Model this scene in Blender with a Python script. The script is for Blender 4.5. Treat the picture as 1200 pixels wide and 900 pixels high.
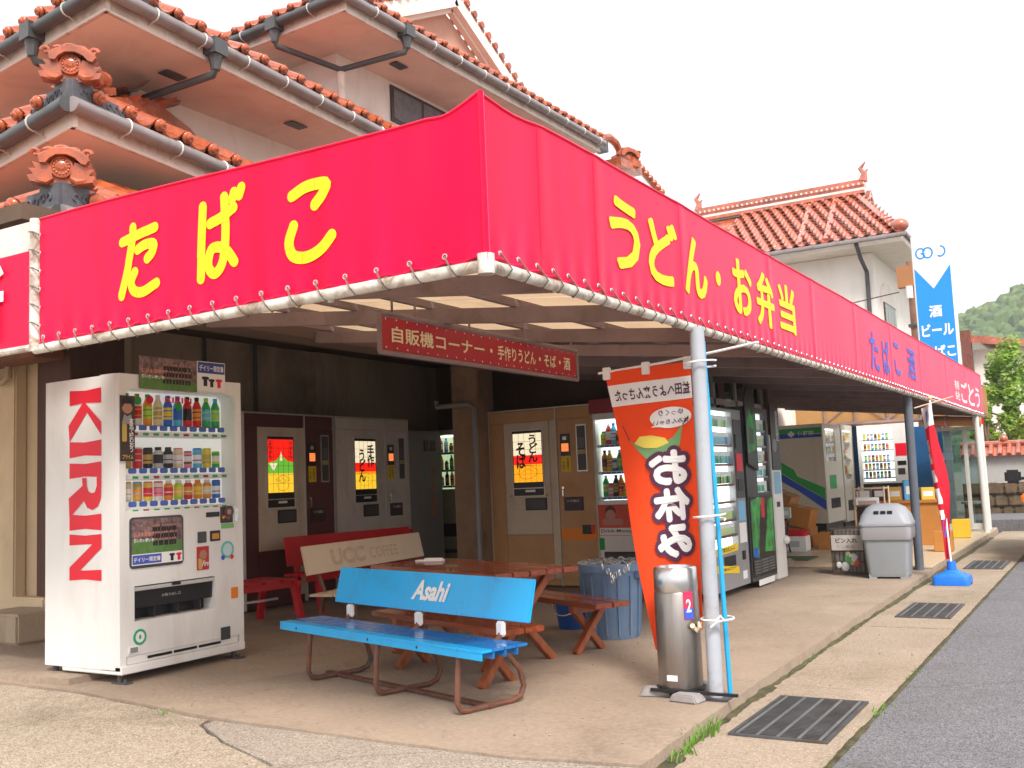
import bpy, bmesh, math, random
from mathutils import Vector, Matrix
random.seed(7)
for o in list(bpy.data.objects): bpy.data.objects.remove(o)
S = bpy.context.scene
COL = S.collection
R = math.radians
# ---------------------------------------------------------------- camera
cam = bpy.data.cameras.new('camera'); cam.lens = 35.4; cam.sensor_width = 36; cam.clip_start = .05; cam.clip_end = 3000
camo = bpy.data.objects.new('camera', cam); COL.objects.link(camo)
yaw, pit, rol = R(-30.65), R(5.6), R(-2.4)
_f = Vector((math.sin(yaw)*math.cos(pit), math.cos(yaw)*math.cos(pit), math.sin(pit)))
_r = Vector((math.cos(yaw), -math.sin(yaw), 0)); _u = _r.cross(_f)
_r2 = _r*math.cos(rol)+_u*math.sin(rol); _u2 = _u*math.cos(rol)-_r*math.sin(rol)
camo.matrix_world = Matrix(((_r2.x,_u2.x,-_f.x,0),(_r2.y,_u2.y,-_f.y,0),(_r2.z,_u2.z,-_f.z,1.2),(0,0,0,1)))
S.camera = camo
# ---------------------------------------------------------------- sky, sun, exposure
SUN_EL, SUN_AZ = 48, 138           # azimuth clockwise from +Y
w = bpy.data.worlds.new('World'); S.world = w; w.use_nodes = True
nt = w.node_tree; bg = nt.nodes['Background']
sky = nt.nodes.new('ShaderNodeTexSky'); sky.sky_type = 'NISHITA'; sky.sun_disc = False
sky.sun_elevation = R(SUN_EL); sky.sun_rotation = R(SUN_AZ); sky.dust_density = 4; sky.air_density = 1.2; sky.ozone_density = 1
hs = nt.nodes.new('ShaderNodeHueSaturation'); hs.inputs['Saturation'].default_value = .12
mx = nt.nodes.new('ShaderNodeMix'); mx.data_type = 'RGBA'; mx.inputs[0].default_value = .62
mx.inputs[7].default_value = (8.6, 8.5, 8.55, 1)
nt.links.new(sky.outputs[0], hs.inputs['Color']); nt.links.new(hs.outputs[0], mx.inputs[6]); nt.links.new(mx.outputs[2], bg.inputs[0])
bg.inputs[1].default_value = .09
sl = bpy.data.lights.new('sun', 'SUN'); sl.energy = 2.0; sl.angle = R(16); sl.color = (1, .95, .88)
so = bpy.data.objects.new('sun', sl); COL.objects.link(so)
_sd = Vector((math.sin(R(SUN_AZ))*math.cos(R(SUN_EL)), math.cos(R(SUN_AZ))*math.cos(R(SUN_EL)), math.sin(R(SUN_EL))))
so.rotation_euler = _sd.to_track_quat('Z', 'Y').to_euler(); so.location = (6, -6, 12)
S.view_settings.view_transform = 'Standard'; S.view_settings.look = 'None'; S.view_settings.gamma = 1
S.view_settings.exposure = 1.3
S.render.resolution_x = 1024; S.render.resolution_y = 768
# ---------------------------------------------------------------- mesh helpers
class MB:
    def __init__(s): s.v = []; s.f = []; s.m = []; s.cm = 0
    def add(s, vs, fs, mat=None):
        o = len(s.v)
        s.v += [tuple(mat @ Vector(p)) if mat else tuple(p) for p in vs]
        for f in fs: s.f.append(tuple(i+o for i in f)); s.m.append(s.cm)
        return s
    def box(s, x0, x1, y0, y1, z0, z1, mat=None):
        return s.add([(x0,y0,z0),(x1,y0,z0),(x1,y1,z0),(x0,y1,z0),(x0,y0,z1),(x1,y0,z1),(x1,y1,z1),(x0,y1,z1)],
                     [(0,3,2,1),(4,5,6,7),(0,1,5,4),(1,2,6,5),(2,3,7,6),(3,0,4,7)], mat)
    def beam(s, p, q, w, h, up=(0,0,1)):
        p = Vector(p); q = Vector(q); d = (q-p).normalized(); a = d.cross(Vector(up))
        if a.length < 1e-4: a = d.cross(Vector((1,0,0)))
        a.normalize(); b = a.cross(d)
        vs = []
        for c in (p, q):
            for i, j in ((-1,-1),(1,-1),(1,1),(-1,1)): vs.append(c+a*(i*w/2)+b*(j*h/2))
        return s.add(vs, [(3,2,1,0),(4,5,6,7),(0,1,5,4),(1,2,6,5),(2,3,7,6),(3,0,4,7)])
    def tube(s, pts, r, n=8, cap=True, closed=False):
        pts = [Vector(p) for p in pts]; k = len(pts); vs = []
        rs = r if isinstance(r, (list, tuple)) else [r]*k
        ref = None
        for i, p in enumerate(pts):
            if closed: d = pts[(i+1) % k]-pts[i-1]
            else: d = pts[min(i+1, k-1)]-pts[max(i-1, 0)]
            d.normalize()
            if ref is None: ref = d.cross(Vector((0,0,1))) if abs(d.z) < .95 else d.cross(Vector((1,0,0)))
            ref = (ref-d*ref.dot(d)).normalized(); b = d.cross(ref)
            for j in range(n):
                a = 2*math.pi*j/n; vs.append(p+(ref*math.cos(a)+b*math.sin(a))*rs[i])
        fs = []
        for i in range(k if closed else k-1):
            i2 = (i+1) % k
            for j in range(n): fs.append((i*n+j, i*n+(j+1) % n, i2*n+(j+1) % n, i2*n+j))
        if cap and not closed: fs += [tuple(range(n-1, -1, -1)), tuple((k-1)*n+j for j in range(n))]
        return s.add(vs, fs)
    def cyl(s, p, q, r0, r1=None, n=12): return s.tube([p, q], [r0, r0 if r1 is None else r1], n)
    def lathe(s, prof, n=16, c=(0,0,0), mat=None):
        vs = []; k = len(prof)
        for (r, z) in prof:
            for j in range(n):
                a = 2*math.pi*j/n; vs.append((c[0]+r*math.cos(a), c[1]+r*math.sin(a), c[2]+z))
        fs = [(i*n+j, i*n+(j+1) % n, (i+1)*n+(j+1) % n, (i+1)*n+j) for i in range(k-1) for j in range(n)]
        fs += [tuple(range(n-1, -1, -1)), tuple((k-1)*n+j for j in range(n))]
        return s.add(vs, fs, mat)
    def prism(s, poly, d0, d1, ax='y', mat=None):
        n = len(poly)
        def P(a, b, d): return {'y': (a, d, b), 'x': (d, a, b), 'z': (a, b, d)}[ax]
        vs = [P(a, b, d0) for a, b in poly]+[P(a, b, d1) for a, b in poly]
        fs = [tuple(range(n)), tuple(range(2*n-1, n-1, -1))]+[(i, i+n, (i+1) % n+n, (i+1) % n) for i in range(n)]
        return s.add(vs, fs, mat)
    def sphere(s, c, r, n=8, m=6, sc=(1,1,1)):
        vs = [(c[0], c[1], c[2]-r*sc[2])]
        for i in range(1, m):
            t = math.pi*i/m-math.pi/2
            for j in range(n):
                a = 2*math.pi*j/n; vs.append((c[0]+r*sc[0]*math.cos(t)*math.cos(a), c[1]+r*sc[1]*math.cos(t)*math.sin(a), c[2]+r*sc[2]*math.sin(t)))
        vs.append((c[0], c[1], c[2]+r*sc[2])); L = len(vs)-1
        fs = [(0, 1+(j+1) % n, 1+j) for j in range(n)]
        for i in range(m-2):
            for j in range(n):
                a = 1+i*n; fs.append((a+j, a+(j+1) % n, a+n+(j+1) % n, a+n+j))
        a = 1+(m-2)*n
        fs += [(L, a+j, a+(j+1) % n) for j in range(n)]
        return s.add(vs, fs)
    def grid(s, fn, nu, nv):
        vs = [fn(i/nu, j/nv) for j in range(nv+1) for i in range(nu+1)]
        return s.add(vs, [(j*(nu+1)+i, j*(nu+1)+i+1, (j+1)*(nu+1)+i+1, (j+1)*(nu+1)+i) for j in range(nv) for i in range(nu)])
    def mesh(s, name, mats, smooth=False, bevel=0, bseg=2):
        me = bpy.data.meshes.new(name); me.from_pydata(s.v, [], s.f)
        if not isinstance(mats, (list, tuple)): mats = [mats]
        for m in mats: me.materials.append(m)
        if len(mats) > 1: me.polygons.foreach_set('material_index', s.m)
        bm = bmesh.new(); bm.from_mesh(me)
        bmesh.ops.recalc_face_normals(bm, faces=bm.faces)
        if bevel:
            es = [e for e in bm.edges if len(e.link_faces) == 2 and e.calc_face_angle(0) > .6]
            bmesh.ops.bevel(bm, geom=es, offset=bevel, segments=bseg, affect='EDGES', clamp_overlap=True)
        if smooth:
            for f in bm.faces: f.smooth = True
            for e in bm.edges:
                if len(e.link_faces) == 2 and e.calc_face_angle(0) > .75: e.smooth = False
        bm.to_mesh(me); bm.free()
        return me
    def build(s, name, mats, parent=None, smooth=False, bevel=0, bseg=2):
        return link(name, s.mesh(name, mats, smooth, bevel, bseg), parent)
def link(name, me, parent=None, mw=None):
    o = bpy.data.objects.new(name, me); COL.objects.link(o)
    if parent: o.parent = parent
    if mw is not None: o.matrix_local = mw
    return o
def tag(o, label=None, cat=None, group=None, kind=None):
    if label: o['label'] = label
    if cat: o['category'] = cat
    if group: o['group'] = group
    if kind: o['kind'] = kind
    return o
def thing(name, label, cat, loc=(0,0,0), rz=0, group=None):
    o = bpy.data.objects.new(name, None); COL.objects.link(o); o.empty_display_size = .1
    o.location = loc; o.rotation_euler = (0, 0, R(rz)); return tag(o, label, cat, group)
def bx(name, m, par, x0, x1, y0, y1, z0, z1, bevel=0): return MB().box(x0,x1,y0,y1,z0,z1).build(name, m, par, bevel=bevel)
def rrect(x0, x1, z0, z1, r, n=4):
    out = []
    for cx, cz, a0 in ((x1-r, z0+r, -90), (x1-r, z1-r, 0), (x0+r, z1-r, 90), (x0+r, z0+r, 180)):
        for i in range(n+1):
            a = R(a0+90*i/n); out.append((cx+r*math.cos(a), cz+r*math.sin(a)))
    return out
# ---------------------------------------------------------------- lettering
_tc = {}
def glyphs(s, bold=0, shear=0, vertical=False, sp=1):
    k = (s, bold, shear, vertical, sp)
    if k in _tc: return _tc[k]
    c = bpy.data.curves.new('t', 'FONT'); c.body = '\n'.join(s) if vertical else s
    c.size = 1; c.resolution_u = 3; c.offset = bold; c.shear = shear; c.fill_mode = 'FRONT'; c.space_character = sp
    if vertical: c.align_x = 'CENTER'; c.space_line = sp*.78
    o = bpy.data.objects.new('t', c); COL.objects.link(o)
    bpy.context.view_layer.update()
    me = bpy.data.meshes.new_from_object(o.evaluated_get(bpy.context.evaluated_depsgraph_get()))
    vs = [(v.co.x, v.co.y) for v in me.vertices]; fs = [tuple(p.vertices) for p in me.polygons]
    bpy.data.objects.remove(o); bpy.data.meshes.remove(me)
    if not vs: vs = [(0,0),(1,0),(1,1),(0,1)]; fs = [(0,1,2,3)]
    xs = [v[0] for v in vs]; ys = [v[1] for v in vs]
    a, b, c_, d = min(xs), max(xs), min(ys), max(ys)
    _tc[k] = ([((x-a)/(b-a or 1), (y-c_)/(d-c_ or 1)) for x, y in vs], fs)
    return _tc[k]
FY = lambda u, v, n: (u, -n, v)        # sheet facing local -Y
FX = lambda u, v, n: (n, u, v)         # sheet facing local +X
def text(s, rect, depth, m, par, face=FY, bold=0, shear=0, vertical=False, mirror=False, turn=0, warp=None, sp=1, name='lettering', fat=None):
    x0, x1, z0, z1 = rect; g, fs = glyphs(s, bold, shear, vertical, sp)
    out = []; d0 = depth; k = len(g)
    if fat:            # thickened by shifted layers, each a hair above the last
        n = fat[2]; g = [(a, b, i) for i in range(n) for a, b in g]; fs = [tuple(q+i*k for q in f) for i in range(n) for f in fs]
    else: g = [(a, b, -1) for a, b in g]
    for a, b, i in g:
        sh = (fat[0]*math.cos(6.2832*i/n), fat[1]*math.sin(6.2832*i/n)) if fat else (0, 0); depth = d0+max(0, i)*.0002
        if turn == 1: a, b = b, 1-a      # turned a quarter clockwise
        if mirror: a = 1-a
        u, v = x0+a*(x1-x0)+sh[0], z0+b*(z1-z0)+sh[1]
        out.append(warp(u, v, depth) if warp else face(u, v, depth))
    me = bpy.data.meshes.new(name); me.from_pydata(out, [], fs); me.materials.append(m)
    return link(name, me, par)
def flat(name, polys, depth, m, par, face=FY, warp=None):
    """thin printed shapes: list of 2d polygons lying on a face"""
    b = MB()
    for p in polys: b.add([warp(u, v, depth) if warp else face(u, v, depth) for u, v in p], [tuple(range(len(p)))])
    return b.build(name, m, par)
def sticker(name, m, par, x0, x1, z0, z1, y=-.004, t=.003, face=None):
    return MB().box(x0, x1, y, y+t, z0, z1).build(name, m, par)
def disc(cx, cz, r, n=20, sx=1): return [(cx+sx*r*math.cos(2*math.pi*i/n), cz+r*math.sin(2*math.pi*i/n)) for i in range(n)]
def stroke(pts, wd, n=5):
    """round-ended brush stroke polygons along a smoothed polyline"""
    P = []
    k = len(pts)
    for i in range(k-1):
        p0, p1, p2, p3 = pts[max(i-1,0)], pts[i], pts[i+1], pts[min(i+2,k-1)]
        for t in range(n):
            t /= n; q = []
            for c in (0, 1):
                a, b_, c_, d = p0[c], p1[c], p2[c], p3[c]
                q.append(.5*((2*b_)+(-a+c_)*t+(2*a-5*b_+4*c_-d)*t*t+(-a+3*b_-3*c_+d)*t**3))
            P.append(q)
    P.append(list(pts[-1])); out = []
    r = wd/2; Lf = []; Rt = []
    for i, p in enumerate(P):
        a = P[max(i-1,0)]; b = P[min(i+1,len(P)-1)]; dx, dy = b[0]-a[0], b[1]-a[1]; l = math.hypot(dx, dy) or 1
        nx, ny = -dy/l*r, dx/l*r; Lf.append((p[0]+nx, p[1]+ny)); Rt.append((p[0]-nx, p[1]-ny))
    for i in range(len(P)-1): out.append([Lf[i], Rt[i], Rt[i+1], Lf[i+1]])
    out.append(disc(*P[0], r, 12)); out.append(disc(*P[-1], r, 12))
    return out
def strokes(name, lists, wd, rect, depth, m, par, face=FY, warp=None):
    """strokes given in a unit square, fitted to rect; every piece 0.2 mm apart so none lie in one plane"""
    x0, x1, z0, z1 = rect; b = MB(); k = 0
    for pts in lists:
        q = [(x0+u*(x1-x0), z0+v*(z1-z0)) for u, v in pts]
        for p in stroke(q, wd):
            d = depth+(k % 7)*.00025; k += 1
            b.add([warp(u, v, d) if warp else face(u, v, d) for u, v in p], [tuple(range(len(p)))])
    return b.build(name, m, par)
# ---------------------------------------------------------------- materials
MATS = {}
def mat(name, col, rough=.6, metal=0, var=0, vs=4, bump=0, bs=60, spec=.5, emit=0, dirt=None, da=.5, ds=2.5, coat=0, sheen=0, stretch=None, ecol=None, trans=0, dp=.5):
    if name in MATS: return MATS[name]
    m = bpy.data.materials.new(name); m.use_nodes = True; t = m.node_tree; p = t.nodes['Principled BSDF']; L = t.links.new
    p.inputs['Base Color'].default_value = (*col, 1); p.inputs['Roughness'].default_value = rough; p.inputs['Metallic'].default_value = metal
    p.inputs['Specular IOR Level'].default_value = spec; p.inputs['Coat Weight'].default_value = coat; p.inputs['Sheen Weight'].default_value = sheen
    if var or dirt or bump:
        tc = t.nodes.new('ShaderNodeTexCoord'); src = tc.outputs['Object']
        if stretch:
            mp = t.nodes.new('ShaderNodeMapping'); mp.inputs['Scale'].default_value = stretch; L(src, mp.inputs[0]); src = mp.outputs[0]
    colsock = None
    if var:
        n = t.nodes.new('ShaderNodeTexNoise'); n.inputs['Scale'].default_value = vs; n.inputs['Detail'].default_value = 7; n.inputs['Roughness'].default_value = .62; L(src, n.inputs['Vector'])
        r = t.nodes.new('ShaderNodeValToRGB'); r.color_ramp.elements[0].position = .3; r.color_ramp.elements[1].position = .7
        r.color_ramp.elements[0].color = (*[max(0, c*(1-var)) for c in col], 1); r.color_ramp.elements[1].color = (*[min(1, c*(1+var)) for c in col], 1)
        L(n.outputs[0], r.inputs[0]); colsock = r.outputs[0]
        rr = t.nodes.new('ShaderNodeMapRange'); rr.inputs[3].default_value = max(.02, rough-.12*var*3); rr.inputs[4].default_value = min(1, rough+.1*var*3)
        L(n.outputs[0], rr.inputs[0]); L(rr.outputs[0], p.inputs['Roughness'])
    if dirt:
        n = t.nodes.new('ShaderNodeTexNoise'); n.inputs['Scale'].default_value = ds; n.inputs['Detail'].default_value = 9; n.inputs['Roughness'].default_value = .7; n.inputs['Distortion'].default_value = .4; L(src, n.inputs['Vector'])
        r = t.nodes.new('ShaderNodeValToRGB'); r.color_ramp.elements[0].position = dp; r.color_ramp.elements[1].position = dp+.2; r.color_ramp.elements[1].color = (da, da, da, 1)
        L(n.outputs[0], r.inputs[0])
        x = t.nodes.new('ShaderNodeMix'); x.data_type = 'RGBA'; x.inputs[7].default_value = (*dirt, 1); x.inputs[6].default_value = (*col, 1)
        if colsock: L(colsock, x.inputs[6])
        L(r.outputs[0], x.inputs[0]); colsock = x.outputs[2]
    if colsock: L(colsock, p.inputs['Base Color'])
    if bump:
        n = t.nodes.new('ShaderNodeTexNoise'); n.inputs['Scale'].default_value = bs; n.inputs['Detail'].default_value = 4; L(src, n.inputs['Vector'])
        b = t.nodes.new('ShaderNodeBump'); b.inputs['Strength'].default_value = bump; b.inputs['Distance'].default_value = .02; L(n.outputs[0], b.inputs['Height']); L(b.outputs[0], p.inputs['Normal'])
    if emit:
        p.inputs['Emission Strength'].default_value = emit; p.inputs['Emission Color'].default_value = (*(ecol or col), 1)
        if colsock and not ecol: L(colsock, p.inputs['Emission Color'])
    if trans:
        o = [x for x in t.nodes if x.type == 'OUTPUT_MATERIAL'][0]
        tr = t.nodes.new('ShaderNodeBsdfTranslucent'); tr.inputs[0].default_value = (*col, 1)
        if colsock: L(colsock, tr.inputs[0])
        ms = t.nodes.new('ShaderNodeMixShader'); ms.inputs[0].default_value = trans
        L(p.outputs[0], ms.inputs[1]); L(tr.outputs[0], ms.inputs[2]); L(ms.outputs[0], o.inputs[0])
    MATS[name] = m; return m
def glass(name, col=(.9,.95,.95), amount=.12, rough=.03, ior=1.45):
    m = bpy.data.materials.new(name); m.use_nodes = True; t = m.node_tree; t.nodes.remove(t.nodes['Principled BSDF'])
    o = [x for x in t.nodes if x.type == 'OUTPUT_MATERIAL'][0]
    tr = t.nodes.new('ShaderNodeBsdfTransparent'); tr.inputs[0].default_value = (*col, 1)
    gl = t.nodes.new('ShaderNodeBsdfGlossy'); gl.inputs['Roughness'].default_value = rough
    fr = t.nodes.new('ShaderNodeFresnel'); fr.inputs[0].default_value = ior
    ad = t.nodes.new('ShaderNodeMath'); ad.operation = 'ADD'; ad.inputs[1].default_value = amount; ad.use_clamp = True
    ms = t.nodes.new('ShaderNodeMixShader')
    ge = t.nodes.new('ShaderNodeNewGeometry'); iv = t.nodes.new('ShaderNodeMath'); iv.operation = 'SUBTRACT'; iv.inputs[0].default_value = 1; t.links.new(ge.outputs['Backfacing'], iv.inputs[1])
    mu = t.nodes.new('ShaderNodeMath'); mu.operation = 'MULTIPLY'; t.links.new(ad.outputs[0], mu.inputs[0]); t.links.new(iv.outputs[0], mu.inputs[1])
    t.links.new(fr.outputs[0], ad.inputs[0]); t.links.new(mu.outputs[0], ms.inputs[0]); t.links.new(tr.outputs[0], ms.inputs[1]); t.links.new(gl.outputs[0], ms.inputs[2]); t.links.new(ms.outputs[0], o.inputs[0])
    return m
GLASS = glass('clear_glass', (.96,.97,.97), 0, ior=1.18); GLASSD = glass('shop_glass', (.62,.72,.72), .05)
WHITE = mat('white_enamel', (.82,.81,.79), .32, var=.03, vs=2, dirt=(.55,.49,.42), da=.3, ds=2.2, stretch=(1.6,1.6,.5))
CREAM = mat('cream_enamel', (.62,.54,.43), .42, var=.06, vs=3, dirt=(.36,.28,.2), da=.4)
BLACK = mat('black_plastic', (.012,.012,.014), .35)
DGREY = mat('dark_grey', (.06,.06,.065), .4, var=.15)
GREY = mat('mid_grey', (.25,.25,.26), .45, var=.1)
ALU = mat('aluminium', (.6,.59,.57), .38, .85, var=.12, vs=8)
ALUP = mat('pale_aluminium_trim', (.62,.6,.56), .45, .3, var=.1, vs=8)
STEEL = mat('brushed_steel', (.33,.30,.28), .36, .9, var=.18, vs=3, stretch=(6,6,.6), dirt=(.22,.18,.15), da=.4)
STEELB = mat('bright_steel', (.7,.7,.7), .25, .95, var=.08)
RED = mat('red_paint', (.62,.012,.02), .4, var=.15, vs=5)
INKR = mat('red_ink', (.78,.006,.03), .4); INKB = mat('black_ink', (.015,.012,.015), .5)
INKW = mat('white_ink', (.85,.84,.82), .5); INKY = mat('yellow_ink', (.95,.66,.0), .5)
INKBL = mat('blue_ink', (.03,.1,.62), .5); INKG = mat('green_ink', (.02,.36,.08), .5); INKO = mat('orange_ink', (.85,.25,.01), .5)
YEL = mat('yellow_tape', (.9,.62,.02), .5)
def solid(r, g, b): return mat('print_%02x%02x%02x' % (int(r*255), int(g*255), int(b*255)), (r,g,b), .45)
# ================================================================ ground, road, pavement
def ground_mat(name, c1, c2, c3, fine=180, bump=.35, big=1.1, crack=None, stain=(.12,.1,.08), sa=.45, speck=.0, rough=.9, spots=False):
    m = bpy.data.materials.new(name); m.use_nodes = True; t = m.node_tree; p = t.nodes['Principled BSDF']; L = t.links.new; N = t.nodes.new
    tc = N('ShaderNodeTexCoord'); src = tc.outputs['Object']
    def noise(sc, det=8, ro=.65, dist=0):
        n = N('ShaderNodeTexNoise'); n.inputs['Scale'].default_value = sc; n.inputs['Detail'].default_value = det; n.inputs['Roughness'].default_value = ro; n.inputs['Distortion'].default_value = dist; L(src, n.inputs['Vector']); return n.outputs[0]
    def ramp(s, a, b, ca=(0,0,0,1), cb=(1,1,1,1)):
        r = N('ShaderNodeValToRGB'); e = r.color_ramp.elements; e[0].position = a; e[1].position = b; e[0].color = ca; e[1].color = cb; L(s, r.inputs[0]); return r.outputs[0]
    def mix(f, a, b, bt='MIX', k=None):
        x = N('ShaderNodeMix'); x.data_type = 'RGBA'; x.blend_type = bt
        if f is None: x.inputs[0].default_value = k
        else: L(f, x.inputs[0])
        for s, i in ((a, 6), (b, 7)):
            if isinstance(s, tuple): x.inputs[i].default_value = (*s, 1)
            else: L(s, x.inputs[i])
        return x.outputs[2]
    base = mix(ramp(noise(big, 10, .6, .5), .35, .68), c1, c2)
    base = mix(ramp(noise(fine*.16, 6, .75), .42, .7), base, c3)
    st = ramp(noise(.9, 12, .68, 1.2), .52, .7, (0,0,0,1), (sa,sa,sa,1)); base = mix(st, base, stain)
    vo = N('ShaderNodeTexVoronoi'); vo.inputs['Scale'].default_value = fine*.62; L(src, vo.inputs['Vector'])
    if speck:
        wn = N('ShaderNodeTexWhiteNoise'); L(vo.outputs['Color'], wn.inputs['Vector'])
        base = mix(ramp(wn.outputs['Value'], 0, 1, (1-speck,)*3+(1,), (1+speck,)*3+(1,)), base, base) if False else mix(None, base, ramp(wn.outputs['Value'], 0, 1, (.5-speck*.5,)*3+(1,), (.5+speck*.5,)*3+(1,)), 'OVERLAY', .9)
    if spots:
        sv = N('ShaderNodeTexVoronoi'); sv.inputs['Scale'].default_value = 5.5; sv.inputs['Randomness'].default_value = 1; L(src, sv.inputs['Vector'])
        base = mix(ramp(sv.outputs['Distance'], .035, .06, (.6,.6,.6,1), (0,0,0,1)), base, (.07,.055,.045))
        s2 = ramp(noise(2.6, 14, .75, 2), .55, .62, (0,0,0,1), (.35,.35,.35,1)); base = mix(s2, base, (.2,.15,.115))
        s3 = ramp(noise(.45, 3, .5, .3), .45, .65, (0,0,0,1), (.4,.4,.4,1)); base = mix(s3, base, (.24,.185,.14))
    h = noise(fine, 3, .6)
    if crack:
        wv = N('ShaderNodeTexVoronoi'); wv.feature = 'DISTANCE_TO_EDGE'; wv.inputs['Scale'].default_value = crack
        nz = N('ShaderNodeTexNoise'); nz.inputs['Scale'].default_value = 2.2; nz.inputs['Detail'].default_value = 6; L(src, nz.inputs['Vector'])
        ad = N('ShaderNodeVectorMath'); ad.operation = 'MULTIPLY_ADD'; ad.inputs[1].default_value = (.5,.5,.5); L(nz.outputs['Color'], ad.inputs[0]); L(src, ad.inputs[2]); L(ad.outputs[0], wv.inputs['Vector'])
        base = mix(ramp(wv.outputs['Distance'], .0, .006, (.35,.35,.35,1), (0,0,0,1)), base, (.08,.065,.05))
    L(base, p.inputs['Base Color']); p.inputs['Roughness'].default_value = rough; p.inputs['Specular IOR Level'].default_value = .3
    b = N('ShaderNodeBump'); b.inputs['Strength'].default_value = bump; b.inputs['Distance'].default_value = .01
    L((vo.outputs['Distance'] if speck else h), b.inputs['Height']); L(b.outputs[0], p.inputs['Normal'])
    return m
CONC = ground_mat('worn_concrete', (.375,.285,.215), (.265,.2,.15), (.42,.33,.255), 190, .25, .8, None, (.19,.13,.095), .5, spots=True)
STRIPM = ground_mat('gutter_concrete', (.35,.275,.21), (.26,.2,.145), (.42,.34,.265), 260, .3, 1.2, None, (.17,.15,.08), .55, .3)
ASPH = ground_mat('asphalt', (.165,.162,.172), (.13,.128,.137), (.2,.195,.205), 270, .4, .5, .25, (.06,.058,.06), .35, .6)
APRON = ground_mat('light_gravel_asphalt', (.385,.31,.235), (.29,.235,.175), (.45,.375,.295), 230, .45, 1.2, .35, (.15,.12,.085), .6, .45)
APRON2 = ground_mat('patched_asphalt', (.34,.285,.235), (.28,.235,.195), (.39,.335,.28), 230, .4, .9, .3, (.14,.115,.095), .45, .45)
EARTH = ground_mat('far_ground', (.2,.18,.14), (.16,.15,.11), (.24,.22,.18), 30, .3, .2)
TILE = mat('shop_floor_tile', (.58,.46,.32), .35, var=.1, vs=2)
def rough_poly(pts, amp, step=.12, skip=()):
    out = []
    for i, (x, y) in enumerate(pts):
        X, Y = pts[(i+1) % len(pts)]; l = math.hypot(X-x, Y-y); n = 1 if i in skip else max(1, int(l/step))
        for k in range(n):
            t = k/n; j = amp if (k and i not in skip) else 0
            out.append((x+(X-x)*t+random.uniform(-j, j), y+(Y-y)*t+random.uniform(-j, j)))
    return out
def paved(name, pts, z1, z0, m, amp=.006, skip=(), step=.12, bevel=0):
    o = MB().prism(rough_poly(pts, amp, step, skip), z0, z1, 'z').build(name, m, bevel=bevel); return tag(o, kind='structure')
g = MB().add([(-900,-900,-.10),(900,-900,-.10),(900,1500,-.10),(-900,1500,-.10)], [(0,1,2,3)]).build('ground', EARTH); tag(g, kind='structure')
paved('road', [(-1.17,-40),(5.2,-40),(5.2,160),(-1.17,160)], -.066, -.3, ASPH, .007, (0,1,2), .16)
paved('shop_forecourt', [(-14,4.35),(-6.9,4.22),(-5.75,4.18),(-5.1,4.08),(-4.35,3.97),(-3.3,3.92),(-2.4,3.9),(-1.815,4.0),(-1.87,5.6),(-1.9,8),(-1.91,12.62),(-14,12.62)], 0, -.3, CONC, .007, (10,11), .11)
paved('side_apron', [(-14,-6),(-3.1,-6),(-3.1,2.2),(-3.35,3.4),(-3.9,3.62),(-4.3,3.84),(-4.35,3.955),(-5.1,4.065),(-5.75,4.165),(-6.9,4.205),(-14,4.335)], -.0125, -.3, APRON, .008, (0,1,10), .1)
paved('patched_apron', [(-3.085,-6),(-1.78,-6),(-1.79,3.985),(-2.4,3.885),(-3.3,3.905),(-4.28,3.94),(-4.27,3.85),(-3.88,3.63),(-3.335,3.41),(-3.085,2.2)], -.008, -.3, APRON2, .006, (0,9), .1)
for i, (a, b) in enumerate(((-6,3.1),(3.115,6.1),(6.115,8.55),(8.565,10.6),(10.615,13.2),(13.215,15.6),(15.615,18.5),(18.515,30))):
    k = -1.79 if a < 5 else -1.88
    paved('gutter_strip', [(-1.165,a),(-1.165,b),(-1.9 if b > 5 else -1.80,b),(-1.9 if b > 6 else -1.80,a)], -.072+.002*(i % 2), -.3, STRIPM, .004, (0,1,2,3), .15)
paved('raised_pad', [(-9.6,4.36),(-6.5,4.25),(-6.0,4.28),(-6.02,4.62),(-6.7,4.72),(-9.6,4.9)], .045, -.05, CONC, .008, (), .1)
tl = paved('tiled_floor', [(-5.6,12.64),(-1.93,12.64),(-1.92,20.2),(-5.6,20.6)], .012, -.3, CONC, .002, (0,1,2,3))
tm = MB().box(0,.372,0,.372,0,.02).mesh('floor_tile', TILE, bevel=.003, bseg=1)
for i in range(9):
    for j in range(20):
        link('floor_tile', tm, tl, Matrix.Translation((-5.5+i*.38+.15, 12.66+j*.38, .012)))
# drain grates
GRATE = mat('galvanised_grate', (.13,.13,.135), .5, .6, var=.3, vs=6, dirt=(.12,.07,.04), da=.6, ds=4)
GRATEB = mat('worn_grate_bar', (.34,.34,.34), .4, .7, var=.2)
def grate(x0, x1, y0, y1, label):
    t = thing('drain_grate', label, 'drain grate', (x0, y0, -.0695), 0, 'drain grates in the gutter')
    W, L = x1-x0, y1-y0
    bx('pit', BLACK, t, 0, W, 0, L, -.002, .0012)
    f = MB(); f.box(0,W,0,.02,.0015,.010); f.box(0,W,L-.02,L,.0015,.010); f.box(0,.02,.02,L-.02,.0015,.010); f.box(W-.02,W,.02,L-.02,.0015,.010); f.build('frame', GRATE, t)
    n = 34; c = MB()
    for i in range(n): y = .03+(L-.06)*i/(n-1); c.box(.02,W-.02,y-.005,y+.005,.002,.007)
    tag(c.build('cross_bars', GRATE, t), kind='stuff')
    for i in range(5):
        x = .04+(W-.08)*i/4; b = MB(); b.box(x-.007,x+.007,.021,L-.021,.0072,.0105)
        for k in range(int(L/.022)): b.box(x-.006,x+.006,.022+k*.022,.033+k*.022,.0105,.013)
        b.build('bar', GRATEB, t)
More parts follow.
